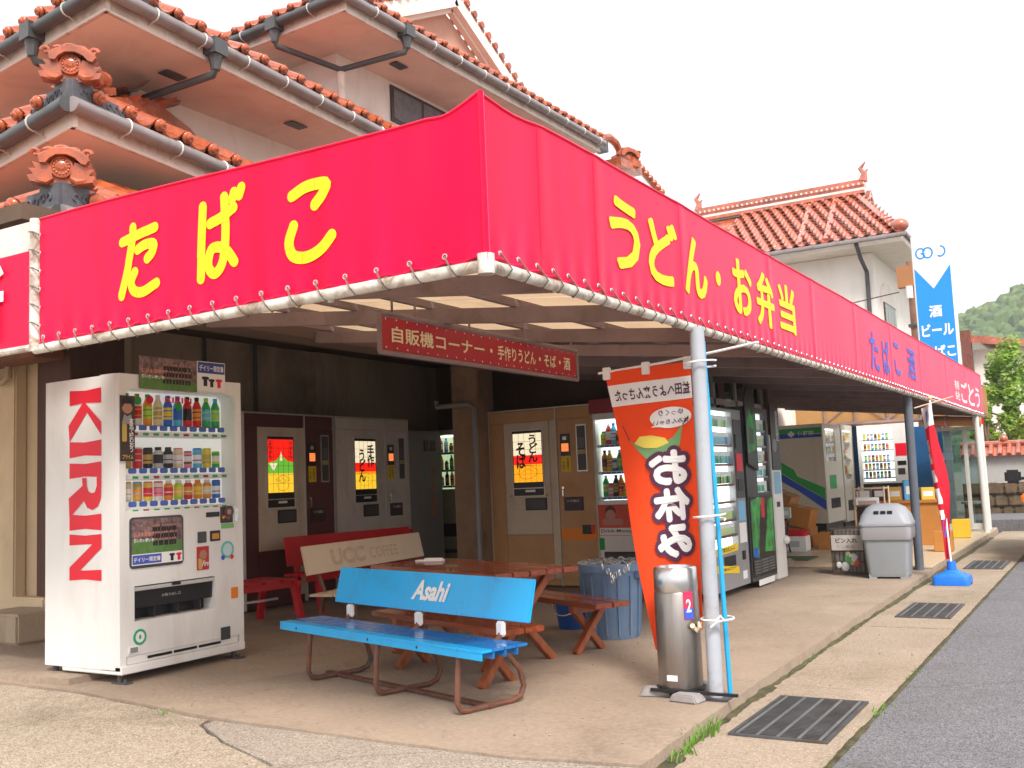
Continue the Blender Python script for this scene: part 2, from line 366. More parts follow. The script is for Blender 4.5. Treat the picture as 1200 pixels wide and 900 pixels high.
grate(-1.74,-1.26,4.86,5.78,'nearest steel drain grate in the gutter, beside the ashtray post')
grate(-1.72,-1.28,9.1,10.05,'middle steel drain grate of the three along the kerb')
grate(-1.70,-1.26,13.4,14.5,'farthest steel drain grate, just past the blue flag base')
GRASSM = mat('weed_green', (.12,.26,.03), .6, var=.3, vs=20)
gr = MB()
for (cx, cy, n, sp, hh) in ((-1.83,4.72,46,.2,.09),(-1.80,4.38,26,.12,.06),(-1.9,6.9,14,.3,.03),(-1.16,5.6,14,.12,.04),(-1.18,6.6,12,.2,.03),(-4.7,4.03,14,.12,.03)):
    for i in range(n):
        x = cx+random.gauss(0,.018); y = cy+random.uniform(-sp,sp); a = random.uniform(0,6.28); h = hh*random.uniform(.4,1.2); wv = .004
        zb = -.075 if x > -2 else -.01
        dx, dy = math.cos(a)*h*.5, math.sin(a)*h*.5
        gr.add([(x-wv,y,zb),(x+wv,y,zb),(x+dx*.5+wv*.7,y+dy*.5,zb+h*.8),(x+dx,y+dy,zb+h*1.1),(x+dx*.5-wv*.7,y+dy*.5,zb+h*.8)], [(0,1,2,4),(4,2,3)])
tag(gr.build('weeds', GRASSM), 'short green weeds growing along the kerb joint', 'weeds', kind='stuff')
MOSS_SHADE = mat('kerb_moss_dirt_shade', (.07,.062,.025), .95, var=.6, vs=9, bump=.6, bs=40)
ms = MB(); random.seed(4); pa = None  # moss and dirt ribbon; its dark tone also paints the kerb's shadow line
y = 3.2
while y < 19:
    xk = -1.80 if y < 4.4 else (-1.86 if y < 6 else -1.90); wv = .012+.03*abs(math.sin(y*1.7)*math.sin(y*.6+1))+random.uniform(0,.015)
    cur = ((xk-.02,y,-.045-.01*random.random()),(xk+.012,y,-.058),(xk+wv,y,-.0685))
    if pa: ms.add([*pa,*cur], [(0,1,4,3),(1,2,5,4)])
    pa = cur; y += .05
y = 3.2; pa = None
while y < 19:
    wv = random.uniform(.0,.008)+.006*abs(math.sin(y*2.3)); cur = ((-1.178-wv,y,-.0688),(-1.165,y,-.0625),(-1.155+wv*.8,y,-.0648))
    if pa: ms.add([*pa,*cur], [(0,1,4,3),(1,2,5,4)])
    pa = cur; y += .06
tag(ms.build('kerb_moss_shade', MOSS_SHADE), 'dark moss and dirt with a painted kerb shadow line, along kerb and road joint', 'moss', kind='stuff')
PEB = mat('pebble', (.3,.26,.22), .9, var=.3, vs=30)
pb = MB()
for i in range(260):
    x = random.uniform(-6.5,-1.25); y = random.uniform(2.6,4.4) if i % 3 else random.uniform(4,9)
    if -1.95 < x < -1.75: continue
    zz = (-.07 if x > -1.8 else (0 if y > 4.2 else -.012)); r = random.uniform(.003,.008)
    pb.sphere((x,y,zz+r*.5), r, 5, 4, (1,1.2,.7))
tag(pb.build('loose_pebbles', PEB), 'small loose pebbles scattered on the forecourt', 'pebbles', kind='stuff')

# ================================================================ shop building
PLASTER = mat('pink_white_plaster', (.82,.74,.68), .85, var=.06, vs=1.5, bump=.1, bs=90, dirt=(.52,.44,.38), da=.45, ds=1.6, stretch=(1,1,.3))
SOFFIT = mat('soffit_bounce_tint', (.80,.65,.58), .85, var=.07, vs=1.2, dirt=(.45,.32,.25), da=.4, ds=.9)  # pinkish-beige boards, base colour warmed to paint in coloured reflected light
FASCIA = mat('eave_fascia', (.76,.64,.58), .7, var=.08, vs=2, dirt=(.33,.23,.19), da=.6, ds=3, dp=.46)
GUT = mat('gutter_plastic', (.25,.215,.215), .3, var=.15, vs=3, dirt=(.1,.08,.07), da=.5, ds=4)
GUTD = mat('dark_gutter', (.07,.07,.075), .4, var=.2, vs=5, dirt=(.03,.025,.02), da=.5)
TILER = mat('orange_glazed_tile', (.42,.085,.026), .3, var=.45, vs=4, coat=.25, dirt=(.16,.06,.04), da=.75, ds=6, dp=.46)
TILED = mat('grey_ornament_tile', (.085,.085,.10), .55, var=.25, vs=12, dirt=(.2,.17,.15), da=.4, ds=8)
WALLC = mat('weathered_concrete_wall', (.44,.34,.24), .9, var=.14, vs=1.6, bump=.3, bs=50, dirt=(.16,.11,.075), da=.6, ds=1.3, stretch=(1,1,.45))
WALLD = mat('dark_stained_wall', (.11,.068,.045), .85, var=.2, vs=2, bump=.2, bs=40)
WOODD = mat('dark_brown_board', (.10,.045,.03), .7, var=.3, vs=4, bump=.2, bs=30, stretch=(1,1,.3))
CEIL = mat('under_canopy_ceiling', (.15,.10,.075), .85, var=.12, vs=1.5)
CREAMW = mat('cream_plaster_wall', (.66,.52,.34), .9, var=.12, vs=1.6, bump=.25, bs=50, dirt=(.36,.26,.16), da=.5, ds=1.3, stretch=(1,1,.45))
shop = thing('shop_building', 'large tile-roofed shop building behind the red awning, white plaster upper floors', 'building', (-8.6, 6.85, 0))
OFF = Vector((-8.6, 6.85, 0))
def part(b, name, m, par=shop, **k):
    b.v = [(x-OFF.x, y-OFF.y, z) for x, y, z in b.v]; return b.build(name, m, par, **k)
# walls
part(MB().box(-8.9,-8.6,6.851,24,0,3.4), 'back_wall', WALLC)
part(MB().box(-8.9,-8.603,6.86,24,3.4,5.55), 'upper_wall', PLASTER)
part(MB().box(-20,-8.904,6.85,7.1,2.9,5.55), 'upper_wall', PLASTER)
part(MB().box(-12.5,-8.6,10.2,23,5.552,7.1), 'top_storey_wall', PLASTER)
part(MB().box(-20,-8.76,5.95,6.25,0,2.9), 'front_wall', CREAMW, bevel=.01)
part(MB().box(-9.42,-8.98,5.82,5.95,0,2.9), 'pilaster', CREAMW, bevel=.015)
part(MB().box(-9.05,-8.5,5.8,5.95,0,.33), 'window_sill', CREAMW, bevel=.015)
part(MB().box(-8.76,-8.25,5.9,6.5,0,2.9), 'corner_column', WOODD, bevel=.01)
part(MB().box(-12,-8.2,5.5,5.8,2.5,2.85), 'lintel', mat('red_brown_beam', (.2,.075,.04), .7, var=.2, vs=3), bevel=.01)
part(MB().box(-5.75,-5.5,4.4,12.4,2.42,2.95), 'lintel', CEIL, bevel=.01)
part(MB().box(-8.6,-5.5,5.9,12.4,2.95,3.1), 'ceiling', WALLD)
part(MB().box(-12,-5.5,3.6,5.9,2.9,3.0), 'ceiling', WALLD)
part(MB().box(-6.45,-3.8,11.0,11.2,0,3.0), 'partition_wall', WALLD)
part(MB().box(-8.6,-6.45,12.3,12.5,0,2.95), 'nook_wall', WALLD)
part(MB().box(-6.75,-6.37,9.95,10.3,0,2.95), 'column', mat('tan_column', (.33,.22,.14), .85, var=.12, vs=2, dirt=(.12,.08,.06), da=.5), bevel=.012)
part(MB().box(-5.75,-5.6,12.5,21,0,3.0), 'shop_back_wall', PLASTER)
for y in (6.62, 7.78, 8.55): # conduit pipes on the back wall
    part(MB().tube([(-8.55,y,1.9),(-8.55,y,2.94)], .022, 8), 'conduit', GUTD, smooth=True)
part(MB().box(-8.596,-8.52,9.55,10.15,0,2.94), 'wall_pier', WALLC)
part(MB().tube([(-9.25,5.7,2.62),(-9.25,5.72,2.42),(-9.2,5.74,2.36),(-9.05,5.74,2.36),(-8.98,5.75,2.4),(-8.98,5.76,2.8)], .035, 8), 'drain_pipe', WALLC, smooth=True)
part(MB().tube([(-6.86,9.8,2.2),(-6.86,9.8,2.13),(-6.4,9.8,2.13),(-6.33,9.8,2.08),(-6.33,9.8,.0)], .03, 8), 'water_pipe', GREY, smooth=True)
blk = MB(); blk.box(-8.75,-8.1,5.28,5.75,0,.26); tag(blk.build('concrete_block', WALLC, bevel=.02), 'weathered concrete block on the ground left of the white vending machine', 'block')
# shopfront glazing behind the cigarette machines
fr = MB()
for y in (9.0, 9.9, 10.8, 11.55, 12.2, 12.6): fr.box(-3.84,-3.78,y-.03,y+.03,0,2.45)
fr.box(-3.84,-3.78,9.0,12.6,1.98,2.05); fr.box(-3.84,-3.78,9.0,12.6,2.38,2.45)
part(fr, 'shopfront_frame', ALU)
for a, b in ((9.03,9.87),(9.93,10.77),(10.83,11.52),(11.58,12.17),(12.23,12.57)): part(MB().box(-3.816,-3.808,a,b,.05,2.38), 'shopfront_pane', GLASSD)
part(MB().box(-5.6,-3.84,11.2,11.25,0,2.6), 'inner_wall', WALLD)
part(MB().box(-3.95,-3.72,12.62,12.85,0.035,2.5), 'door_jamb', WOODD, bevel=.01)
part(MB().box(-4.0,-3.62,12.5,12.95,.0,.10), 'jamb_foot', CONC, bevel=.02)

# ---- roofs
def tile_mesh(m, w=.27, L=.32):
    b = MB(); N = 10
    def h(x):
        t = x/w
        if t < .4: return .055*math.sin(math.pi*t/.4)
        return -.03*math.sin(math.pi*(t-.4)/.6)
    for j in range(N):
        xa, xb = w*j/N, w*(j+1)/N; a, c = h(xa), h(xb)
        b.add([(xa,0,a),(xb,0,c),(xb,L,c),(xa,L,a),(xa,0,a-.022),(xb,0,c-.022),(xb,L,c-.022),(xa,L,a-.022)], [(0,1,2,3),(7,6,5,4),(0,4,5,1)])
    return b
eb = tile_mesh(TILER)
N_ = 6                                               # hanging lip and round end knob of an eave tile
for j in range(N_):
    xa, xb = .105+.16*j/N_, .105+.16*(j+1)/N_
    f = lambda x: -.03*math.sin(math.pi*max(0,min(1,(x/.27-.4)/.6)))
    d = lambda x: .028+.03*math.sin(math.pi*max(0,min(1,(x/.27-.4)/.6)))
    b0 = [(xa,-.015,f(xa)),(xb,-.015,f(xb)),(xb,-.015,f(xb)-d(xb)),(xa,-.015,f(xa)-d(xa))]
    eb.add(b0+[(x,.01,z) for x,_,z in b0], [(0,1,2,3),(0,4,5,1),(3,2,6,7),(4,7,6,5)])
eb.sphere((.055,-.022,.012), .044, 10, 8, (1,.6,1)); eb.lathe([(.03,0),(.03,.01),(.016,.016),(0.004,.01)], 10, mat=Matrix.Translation((.055,-.045,.012)) @ Matrix.Rotation(R(90),4,'X'))
EAVE = eb.mesh('eave_tile', TILER, smooth=True)
FIELD = tile_mesh(TILER).mesh('roof_tile', TILER, smooth=True)
def frame_m(o, ex, ey, ez): return Matrix(((ex.x,ey.x,ez.x,o.x),(ex.y,ey.y,ez.y,o.y),(ex.z,ey.z,ez.z,o.z),(0,0,0,1)))
def onigawara(par, o, dirv, s=1.0):
    """ridge-end ornament facing dirv"""
    d = Vector((dirv[0],dirv[1],0)).normalized(); ex = Vector((-d.y,d.x,0)); M_ = frame_m(o, ex, -d, Vector((0,0,1))) @ Matrix.Diagonal((s,s,s,1))
    b = MB(); rot = Matrix.Rotation(R(90),4,'X')
    b.lathe([(.115,-.06),(.125,.0),(.125,.03),(.105,.035),(.1,.02),(.04,.025),(.03,.04),(.004,.04)], 22, mat=Matrix.Translation((0,-.1,.14)) @ rot)
    for i in range(14):
        a = i*2*math.pi/14; b.sphere((.083*math.cos(a),-.13,.14+.083*math.sin(a)), .012, 6, 4)
    b.tube([(.03*math.cos(a*.5),-.132,.14+.0+.05*math.sin(a*.5)*(1-a/14)) for a in range(0,11)], .012, 6)
    hood = [(-.22,.17),(-.235,.25),(-.17,.285),(-.1,.325),(0,.345),(.12,.34),(.2,.30),(.27,.25),(.29,.20),(.26,.155),(.21,.17),(.15,.235),(.06,.275),(-.05,.27),(-.12,.225),(-.16,.17)]
    b.prism(hood, -.19, .25); b.sphere((.0,-.08,.36), .08, 10, 6, (1.3,1.4,.6))
    b.tube([(x,-.165,z) for x, z in hood[1:9]], .024, 7)
    for sx in (-1, 1):
        b.prism([(sx*q, z) for q, z in ((.09,.02),(.2,-.05),(.33,-.03),(.36,.04),(.29,.05),(.35,.12),(.27,.12),(.31,.2),(.22,.17),(.14,.2))], -.13, .06)
        sp = [(sx*(.27+(.055-.005*k)*math.cos(k*.8)), -.14, .29+(.05-.0045*k)*math.sin(k*.8)) for k in range(10)]
        b.tube(sp, [.03-.002*k for k in range(10)], 7)
        b.sphere((sx*.13,-.1,.33), .07, 8, 6, (1.2,1.3,.7))
        b.tube([(sx*.1,-.1,.02),(sx*.16,-.12,-.03),(sx*.25,-.1,-.01),(sx*.31,-.06,.05),(sx*.30,-.05,.1)], [.03,.04,.04,.03,.012], 7)
    b.box(-.2,.2,-.08,.3,-.06,.2)
    b.sphere((0,.05,.16), .2, 12, 8, (1,1,.8))
    b.v = [tuple(M_ @ Vector(p)) for p in b.v]
    return part(b, 'ridge_ornament', TILER, par, smooth=True)
def roof(E, z, dl, dr, Ll, Lr, wl, wr, slope=.5, oni=True, gutm=GUT, hop=None, nr=None, pitch=.275):
    dl = Vector((*dl,0)).normalized(); dr = Vector((*dr,0)).normalized(); E = Vector((*E,0))
    nl = Vector((dl.y,-dl.x,0)); nrr = Vector((-dr.y,dr.x,0)); I = E+nrr*wr+nl*wl; Z = Vector((0,0,1)); J0 = I; wl += .45; wr += .45; I = E+nrr*wr+nl*wl
    rf = MB()
    def lift(p, h): return p+Z*h
    a, bq, c, e, f_ = E, E+dr*Lr, E+dr*Lr+nrr*wr, E+dl*Ll+nl*wl, E+dl*Ll
    zt = z+.24
    rf.add([lift(a,zt),lift(bq,zt),lift(c,zt+slope*wr),lift(I,zt+slope*wr)], [(0,1,2,3)])
    rf.add([lift(f_,zt),lift(a,zt),lift(I,zt+slope*wl),lift(e,zt+slope*wl)], [(0,1,2,3)])
    ro = part(rf, 'roof', TILER)
    sf = MB(); h = .02
    for q in ((a,bq,c,I),(f_,a,I,e)):
        sf.add([lift(p,z) for p in q]+[lift(p,z+h) for p in q], [(3,2,1,0),(4,5,6,7),(0,1,5,4),(1,2,6,5),(2,3,7,6),(3,0,4,7)])
    part(sf, 'soffit', SOFFIT, ro)
    for d, n, L in ((dl,nl,Ll),(dr,nrr,Lr)):
        s0 = -.0 if d is dl else .03
        part(MB().beam(lift(E+n*.02+d*s0-d*.02,z+.072), lift(E+n*.02+d*L,z+.072), .035, .16), 'fascia', FASCIA, ro)
        part(MB().beam(lift(E+n*.06,z+.19), lift(E+n*.06+d*L,z+.19), .1, .07), 'eave_board', GUTD, ro)
        part(MB().tube([lift(E-n*.075-d*.075,z+.14), lift(E-n*.075+d*L,z+.14)], .062, 14), 'gutter', gutm if d is dr else GUTD, ro, smooth=True)
        gb = MB(); k = .5
        while k < min(L, 9):
            c0 = lift(E-n*.075+d*k,z+.14)
            gb.tube([c0-n*.066*math.cos(t)+Z*.066*math.sin(t) for t in [i*.5-1.9 for i in range(9)]], .008, 5)
            gb.tube([c0-Z*.064, c0+n*.07-Z*.09, c0+n*.08-Z*.05], .006, 5); k += .62
        tag(part(gb, 'gutter_brackets', ALUP, ro), kind='stuff')
        # eave tiles one by one, rising field behind
        up = (n+Z*slope).normalized(); ey = up
        ex = d if d is dr else -d; ez = ex.cross(ey)
        cnt = int(L/pitch)
        for i in range(cnt):
            if d is dr: o = E+d*(i*pitch+.1)-n*.07+Z*(z+.265)
            else: o = E+d*((i+1)*pitch+.1)-n*.07+Z*(z+.265)
            jit = Matrix.Rotation(random.uniform(-.06,.06),4,'Z') @ Matrix.Rotation(random.uniform(-.05,.05),4,'X')
            link('eave_tile', EAVE, ro, frame_m(o-OFF, ex, ey, ez) @ jit @ Matrix.Diagonal((pitch/.268,)*3+(1,)))
        fb = MB(); rows = max(1, int((wl if d is dl else wr)/.26))
        for r_ in range(rows):
            t0 = .24+r_*.26
            for i in range(cnt):
                if i*pitch < t0*.95: continue
                s = i*pitch+.1 if d is dr else (i+1)*pitch+.1
                o = E+d*s+n*(t0-.07)+Z*(z+.28+slope*t0+.004*(r_ % 2))
                m4 = frame_m(o, ex, ey, ez) @ Matrix.Diagonal((pitch/.268,1,pitch/.268,1)); P = []
                for j in range(5):
                    x = .27*j/4; hh = [0,.055,.01,-.028,0][j]
                    P.append((x,0,hh)); P.append((x,.3,hh))
                fb.add(P, [(2*j,2*j+2,2*j+3,2*j+1) for j in range(4)], m4)
                fb.add([(.0,0,0),(.0675,0,.055),(.135,0,.01),(.2,0,-.028),(.27,0,0),(.27,0,-.03),(.2,0,-.055),(.135,0,-.02),(.0675,0,.02),(0,0,-.03)], [tuple(range(10))], m4)
        if fb.v: tag(part(fb, 'tile_field', TILER, ro), kind='stuff')
    # hip ridge
    hv = (I-E); hr = MB(); n_ = max(2, int(hv.length/.2))
    hs_ = slope*min(wl,wr)/hv.length
    for i in range(max(2,int(n_*.3))):
        p = E+hv*(.12+.88*i/n_)+Z*(z+.38+hs_*hv.length*(.12+.88*i/n_)); q = E+hv*(.12+.88*(i+1)/n_)+Z*(z+.39+hs_*hv.length*(.12+.88*(i+1)/n_))
        hr.cyl(p, q, .085, .07, 10); hr.beam(p-Z*.1, q-Z*.1, .2, .06)
    part(hr, 'hip_ridge', TILER, ro, smooth=True)
    # grey corner tile with scroll relief
    cr = MB()
    for d, n in ((dl,nl),(dr,nrr)):
        o = E-n*.07
        ex = -d if d is dl else d
        for k in range(4):
            h0 = .19-.03*k; p = o-n*.008*0+d*(.14*k-(.06 if k == 0 else 0)); q = o+d*(.14*k+.14)
            cr.beam(p+n*.02+Z*(z+.16+h0/2), q+n*.02+Z*(z+.16+h0/2), .05, h0)
            for t in range(2):
                c0 = o-n*.008+d*(.14*k+.035+.07*t)+Z*(z+.2+h0*.35)
                cr.tube([c0+d*(.024*math.cos(a))+Z*(.024*math.sin(a)) for a in [i*.9 for i in range(6)]], .008, 5)
    part(cr, 'corner_tile', TILED, ro, smooth=False)
    if oni: onigawara(ro, E-(nl+nrr).normalized()*.0+Z*(z+.375), -(nl+nrr), oni if oni is not True else 1)
    if hop:
        for d, n, s in ((dl,nl,hop[0]),(dr,nrr,hop[1])):
            if not s: continue
            c0 = E-n*.075+d*s+Z*(z+.09)
            b = MB(); b.beam(c0-d*.09+Z*.03, c0+d*.09+Z*.03, .17, .16); b.tube([c0-Z*.04,c0-Z*.2],[.075,.045],10)
            part(b, 'rain_hopper', GUTD, ro, smooth=False)
            J = J0-(nl+nrr)*.07+Z*(z-.34)
            part(MB().tube([c0-Z*.17, c0-Z*.24+n*.03, J+Z*.06, J-Z*.06], .04, 10), 'downpipe', GUTD, ro, smooth=True)
        J = J0-(nl+nrr)*.07+Z*(z-.34)
        part(MB().tube([J+Z*.02,J-Z*1.2],[.055,.05],10), 'downpipe', FASCIA, ro, smooth=True)
    return ro
roof((-7.7,9.3), 7.1, (-.355,.021), (.029,1.17), 6, 6.9, .9, .9, .5, False, hop=(1.15,1.15), pitch=.265)
roof((-7.37,5.61), 5.54, (-.319,.039), (-.066,.889), 7, 9.6, 1.25, 1.25, .5, False, hop=(1.15,1.3), pitch=.31)
roof((-6.73,4.82), 4.1, (-.451,.083), (-.083,.516), 6, 5.2, 1.9, 1.5, .5, .64, pitch=.35)
roof((-5.63,3.97), 2.86, (-1,.03), (-.05,1), 5, 2.2, .9, .9, .45, .56, pitch=.36)
# soffit vents
for (x, y, z) in ((-8.0,8.72,5.53),(-8.15,11.0,7.09),(-8.0,6.9,5.53)): part(MB().box(x-.07,x+.07,y-.13,y+.13,z-.012,z-.002), 'soffit_vent', GUTD)
# window below the top eave
wn = MB()
wo = part(MB().box(-8.596,-8.57,11.37,13.6,6.5,7.04), 'window', mat('bronze_frame', (.08,.05,.045), .4, .4))
part(MB().box(-8.57,-8.562,11.42,12.1,6.55,6.99), 'pane', mat('curtained_pane', (.16,.17,.19), .12, var=.2, vs=9), wo)
part(MB().box(-8.57,-8.562,12.16,13.5,6.55,6.99), 'pane', mat('curtained_pane', (.16,.17,.19), .12), wo)
# gable standing on the top roof
GX = -8.9
gw = MB().prism([(11.1,7.85),(15.9,7.85),(13.49,9.05)], GX-.2, GX-.08, 'x'); gab = part(gw, 'gable', mat('gable_salmon', (.55,.30,.22), .8, var=.08))
def barge(p, q, wd, th, m, nm, xo):
    part(MB().beam((GX+xo,p[0],p[1]),(GX+xo,q[0],q[1]), wd, th, up=(1,0,0)), nm, m, gab)
for sg in (-1, 1):
    barge((13.49,9.12),(13.49+sg*2.6,7.8),.13,.1,PLASTER,'bargeboard',.0); barge((13.47,9.26),(13.47+sg*3.0,7.74),.26,.16,PLASTER,'bargeboard',.08)
    A = Vector((GX+.1,13.45,9.45)); B = Vector((GX+.1,13.45+sg*3.25,7.82)); n = int((B-A).length/.235); d = (B-A).normalized()
    for i in range(n):
        p = A.lerp(B,(i+.5)/n)
        vt = part(MB().cyl((p.x-.6,p.y,p.z),(p.x+.1,p.y,p.z),.062,.062,10), 'verge_tile', TILER, gab, smooth=True)
        part(MB().beam(p+d*.1+Vector((.02,0,-.04)),p-d*.1+Vector((.02,0,-.04)),.06,.1,up=(1,0,0)), 'verge_lip', TILER, gab)
# right-hand end of the top roof: ornament, turned-up ridge and falling verge
part(MB().beam((-7.72,16.2,7.34),(-7.72,16.75,7.36),.2,.2), 'corner_tile', TILED)
b = MB(); b.tube([(-7.72,16.6,7.42),(-7.72,16.75,7.56),(-7.72,17.0,7.64),(-7.72,17.3,7.62),(-7.72,17.45,7.52),(-7.72,17.4,7.4)], [.06,.07,.08,.08,.07,.04], 8); part(b, 'ridge_hook', TILER, smooth=True)
onigawara(shop, Vector((-7.72,17.75,7.28)), (.85,-.5), .85)
part(MB().beam((-7.75,17.2,7.2),(-7.75,18.2,7.25),.35,.16), 'end_ridge', TILER)
part(MB().tube([(-7.74,18.0,7.36),(-7.74,18.3,7.42),(-7.74,19.6,7.08)], .05, 8), 'falling_verge', TILER, smooth=True)
for i in range(7): part(MB().sphere((-7.7,18.3+i*.2,7.45-i*.05), .075, 8, 6), 'verge_knob', TILER, smooth=True)
part(MB().box(-8.7,-7.9,16.3,20.5,4.5,7.0), 'end_wall', PLASTER)
# eave of a higher roof peeping in at the top left

# ================================================================ red awning
TARP = bpy.data.materials.new('red_tarpaulin'); TARP.use_nodes = True
t_ = TARP.node_tree; p_ = t_.nodes['Principled BSDF']; tc_ = t_.nodes.new('ShaderNodeTexCoord')
n1 = t_.nodes.new('ShaderNodeTexNoise'); n1.inputs['Scale'].default_value = .8; n1.inputs['Detail'].default_value = 6; t_.links.new(tc_.outputs['Object'], n1.inputs['Vector'])
r1 = t_.nodes.new('ShaderNodeValToRGB'); r1.color_ramp.elements[0].color = (.80,.001,.04,1); r1.color_ramp.elements[1].color = (.93,.004,.065,1); r1.color_ramp.elements[0].position = .3; r1.color_ramp.elements[1].position = .7
t_.links.new(n1.outputs[0], r1.inputs[0]); t_.links.new(r1.outputs[0], p_.inputs['Base Color'])
p_.inputs['Roughness'].default_value = .45; p_.inputs['Specular IOR Level'].default_value = .12; p_.inputs['Sheen Weight'].default_value = .4; p_.inputs['Sheen Roughness'].default_value = .35; p_.inputs['Sheen Tint'].default_value = (1,.55,.8,1)
mp_ = t_.nodes.new('ShaderNodeMapping'); mp_.inputs['Scale'].default_value = (7,7,.5); t_.links.new(tc_.outputs['Object'], mp_.inputs[0]); t_.links.new(mp_.outputs[0], n1.inputs['Vector'])
n2 = t_.nodes.new('ShaderNodeTexNoise'); n2.inputs['Scale'].default_value = 260; t_.links.new(tc_.outputs['Object'], n2.inputs['Vector'])
b2 = t_.nodes.new('ShaderNodeBump'); b2.inputs['Strength'].default_value = .08; b2.inputs['Distance'].default_value = .005; t_.links.new(n2.outputs[0], b2.inputs['Height']); t_.links.new(b2.outputs[0], p_.inputs['Normal'])
PIPE = mat('white_rusty_pipe', (.70,.67,.60), .45, var=.08, vs=8, dirt=(.20,.10,.05), da=.9, ds=7, dp=.45)
ROPE = mat('dark_lashing', (.16,.13,.11), .8)
FRAME = mat('mauve_grey_steel', (.24,.175,.18), .6, var=.15, vs=3, dirt=(.12,.07,.05), da=.5, ds=4)
SHEET = mat('yellowed_roof_sheet', (.72,.52,.33), .55, var=.08, vs=1, dirt=(.35,.22,.12), da=.5, ds=1.5, trans=.38)
SHEETD = mat('grey_roof_sheet', (.13,.105,.09), .7, var=.15, vs=1.5)
POST = mat('pale_blue_post', (.38,.405,.45), .45, var=.1, vs=3, dirt=(.25,.1,.04), da=.6, ds=3.5)
AW = Vector((-1.96,3.16,0))
aw = thing('shop_awning', 'long bright red awning wrapping the shop corner, yellow lettering', 'awning', AW)
def ap(b, name, m, par=aw, **k):
    b.v = [(x-AW.x, y-AW.y, z-AW.z) for x, y, z in b.v]; return b.build(name, m, par, **k)
SE = (3.62,4.14,5.2,6.89,8.04,9.55,11.3,13.2,15.4,17.6)
def rtop(y): return 2.69+.08*(y-3.16)/16.7-.02*math.exp(-((y-3.4)/.2)**2)
def rx(y, z): # out of plane waviness of the long sheet
    v = sum(.0045*math.exp(-((y-s)/.06)**2) for s in SE)
    return -1.96+v+.004*math.sin(y*1.3+z*3)+.0015*math.sin(y*5.1)
def ltop(x): return 2.632+.03*min(1,max(0,(-2.15-x)/2.2))+.058*max(0,1-(-1.96-x)/.15)**1.3-.008*math.exp(-((x+2.14)/.05)**2)
def ly(x, z): return 3.16-.006*math.sin(x*3.1+1)-.012*math.exp(-((x+2.16)/.1)**2)*(1 if z > 2.4 else (z-2.1)/.3)
def rp(u, v):
    y = 3.16+16.7*u; z0 = 2.052; z = z0+(rtop(y)-z0)*v; c = math.cos((y-3.26)*43.3); k = math.exp(-v*9); return (rx(y,z)+.004*c*k, y, z+.005*c*max(0,1-v*6))
def lp(u, v):
    x = -4.68+2.72*u; z0 = 2.01+.04*u; z = z0+(ltop(x)-z0)*v; c = math.cos((x+4.63)*43); k = math.exp(-v*9); return (x, ly(x,z)-.004*c*k, z+.005*c*max(0,1-v*6))
pr = ap(MB().grid(rp, 1000, 10), 'long_panel', TARP, smooth=True); tag(pr, 'long red side along the road with yellow and blue lettering')
pl = ap(MB().grid(lp, 170, 14), 'short_panel', TARP, smooth=True); tag(pl, 'short red side facing the camera with large yellow lettering')
ap(MB().tube([(-1.955,3.155,2.03),(-1.955,3.155,2.4),(-1.955,3.155,2.69)], .012, 8), 'corner_piping', TARP, smooth=True)
ap(MB().tube([rp(i/200,1) for i in range(201)], .007, 5), 'top_hem', TARP, smooth=True)
ap(MB().tube([lp(i/80,1) for i in range(81)], .007, 5), 'top_hem', TARP, smooth=True)
ap(MB().tube([rp(i/200,.0) for i in range(801)] if False else [rp(i/900,.0) for i in range(901)], .008, 5), 'bottom_hem', TARP, smooth=True)
ap(MB().tube([lp(i/170,.0) for i in range(171)], .008, 5), 'bottom_hem', TARP, smooth=True)
for s_ in SE:
    ap(MB().grid(lambda u, v: (rp((s_-.03+.06*u-3.16)/16.7, .02+.96*v)[0]+.0015, s_-.03+.06*u, rp((s_-.03+.06*u-3.16)/16.7, .02+.96*v)[2]), 6, 10), 'welded_seam', TARP, pr, smooth=True)
# yellow and blue lettering follows the sheet
wr_ = lambda u, v, d: (rx(u, v)+d-AW.x, u-AW.y, v)
wl_ = lambda u, v, d: (u-AW.x, ly(u, v)-d-AW.y, v)
YLET = mat('yellow_lettering', (.92,.68,.0), .5)
TA = [[(.06,.82),(.5,.88),(.95,.93)],[(.36,1.0),(.33,.8),(.2,.4),(.03,.03)],[(.48,.66),(.7,.71),(.92,.69),(.86,.57),(.74,.50)],[(.4,.34),(.30,.2),(.38,.07),(.62,.03),(.98,.12)]]
BA = [[(.1,.94),(.06,.5),(.03,.02)],[(.28,.7),(.6,.76),(.86,.84)],[(.64,1.0),(.66,.6),(.62,.28),(.5,.1),(.34,.06),(.22,.18),(.3,.36),(.5,.38),(.7,.3),(.86,.16)],[(.88,1.03),(.83,.95)],[(1.06,1.07),(1.0,.98)]]
KO = [[(.15,.88),(.45,.96),(.85,.95),(.78,.82),(.62,.7)],[(.17,.48),(.07,.28),(.14,.1),(.4,.04),(.7,.1),(.95,.26)]]
strokes('lettering', TA, .05, (-4.03,-3.77,2.16,2.49), .004, YLET, pl, warp=wl_)
strokes('lettering', BA, .05, (-3.49,-3.24,2.17,2.53), .004, YLET, pl, warp=wl_)
for k_ in KO: strokes('lettering', [k_], .052, (-2.97,-2.70,2.17,2.50), .004, YLET, pl, warp=wl_)
for s, (a, b_, c, d) in (('う',(4.26,4.62,2.20,2.555)),('ど',(4.72,5.12,2.20,2.555)),('ん',(5.20,5.58,2.20,2.545)),('お',(6.05,6.44,2.20,2.56)),('弁',(6.53,6.95,2.18,2.56)),('当',(7.08,7.50,2.20,2.555))):
    text(s, (a+.015,b_-.015,c+.01,d-.01), .004, YLET, pr, warp=wr_, fat=(.016,.011,8))
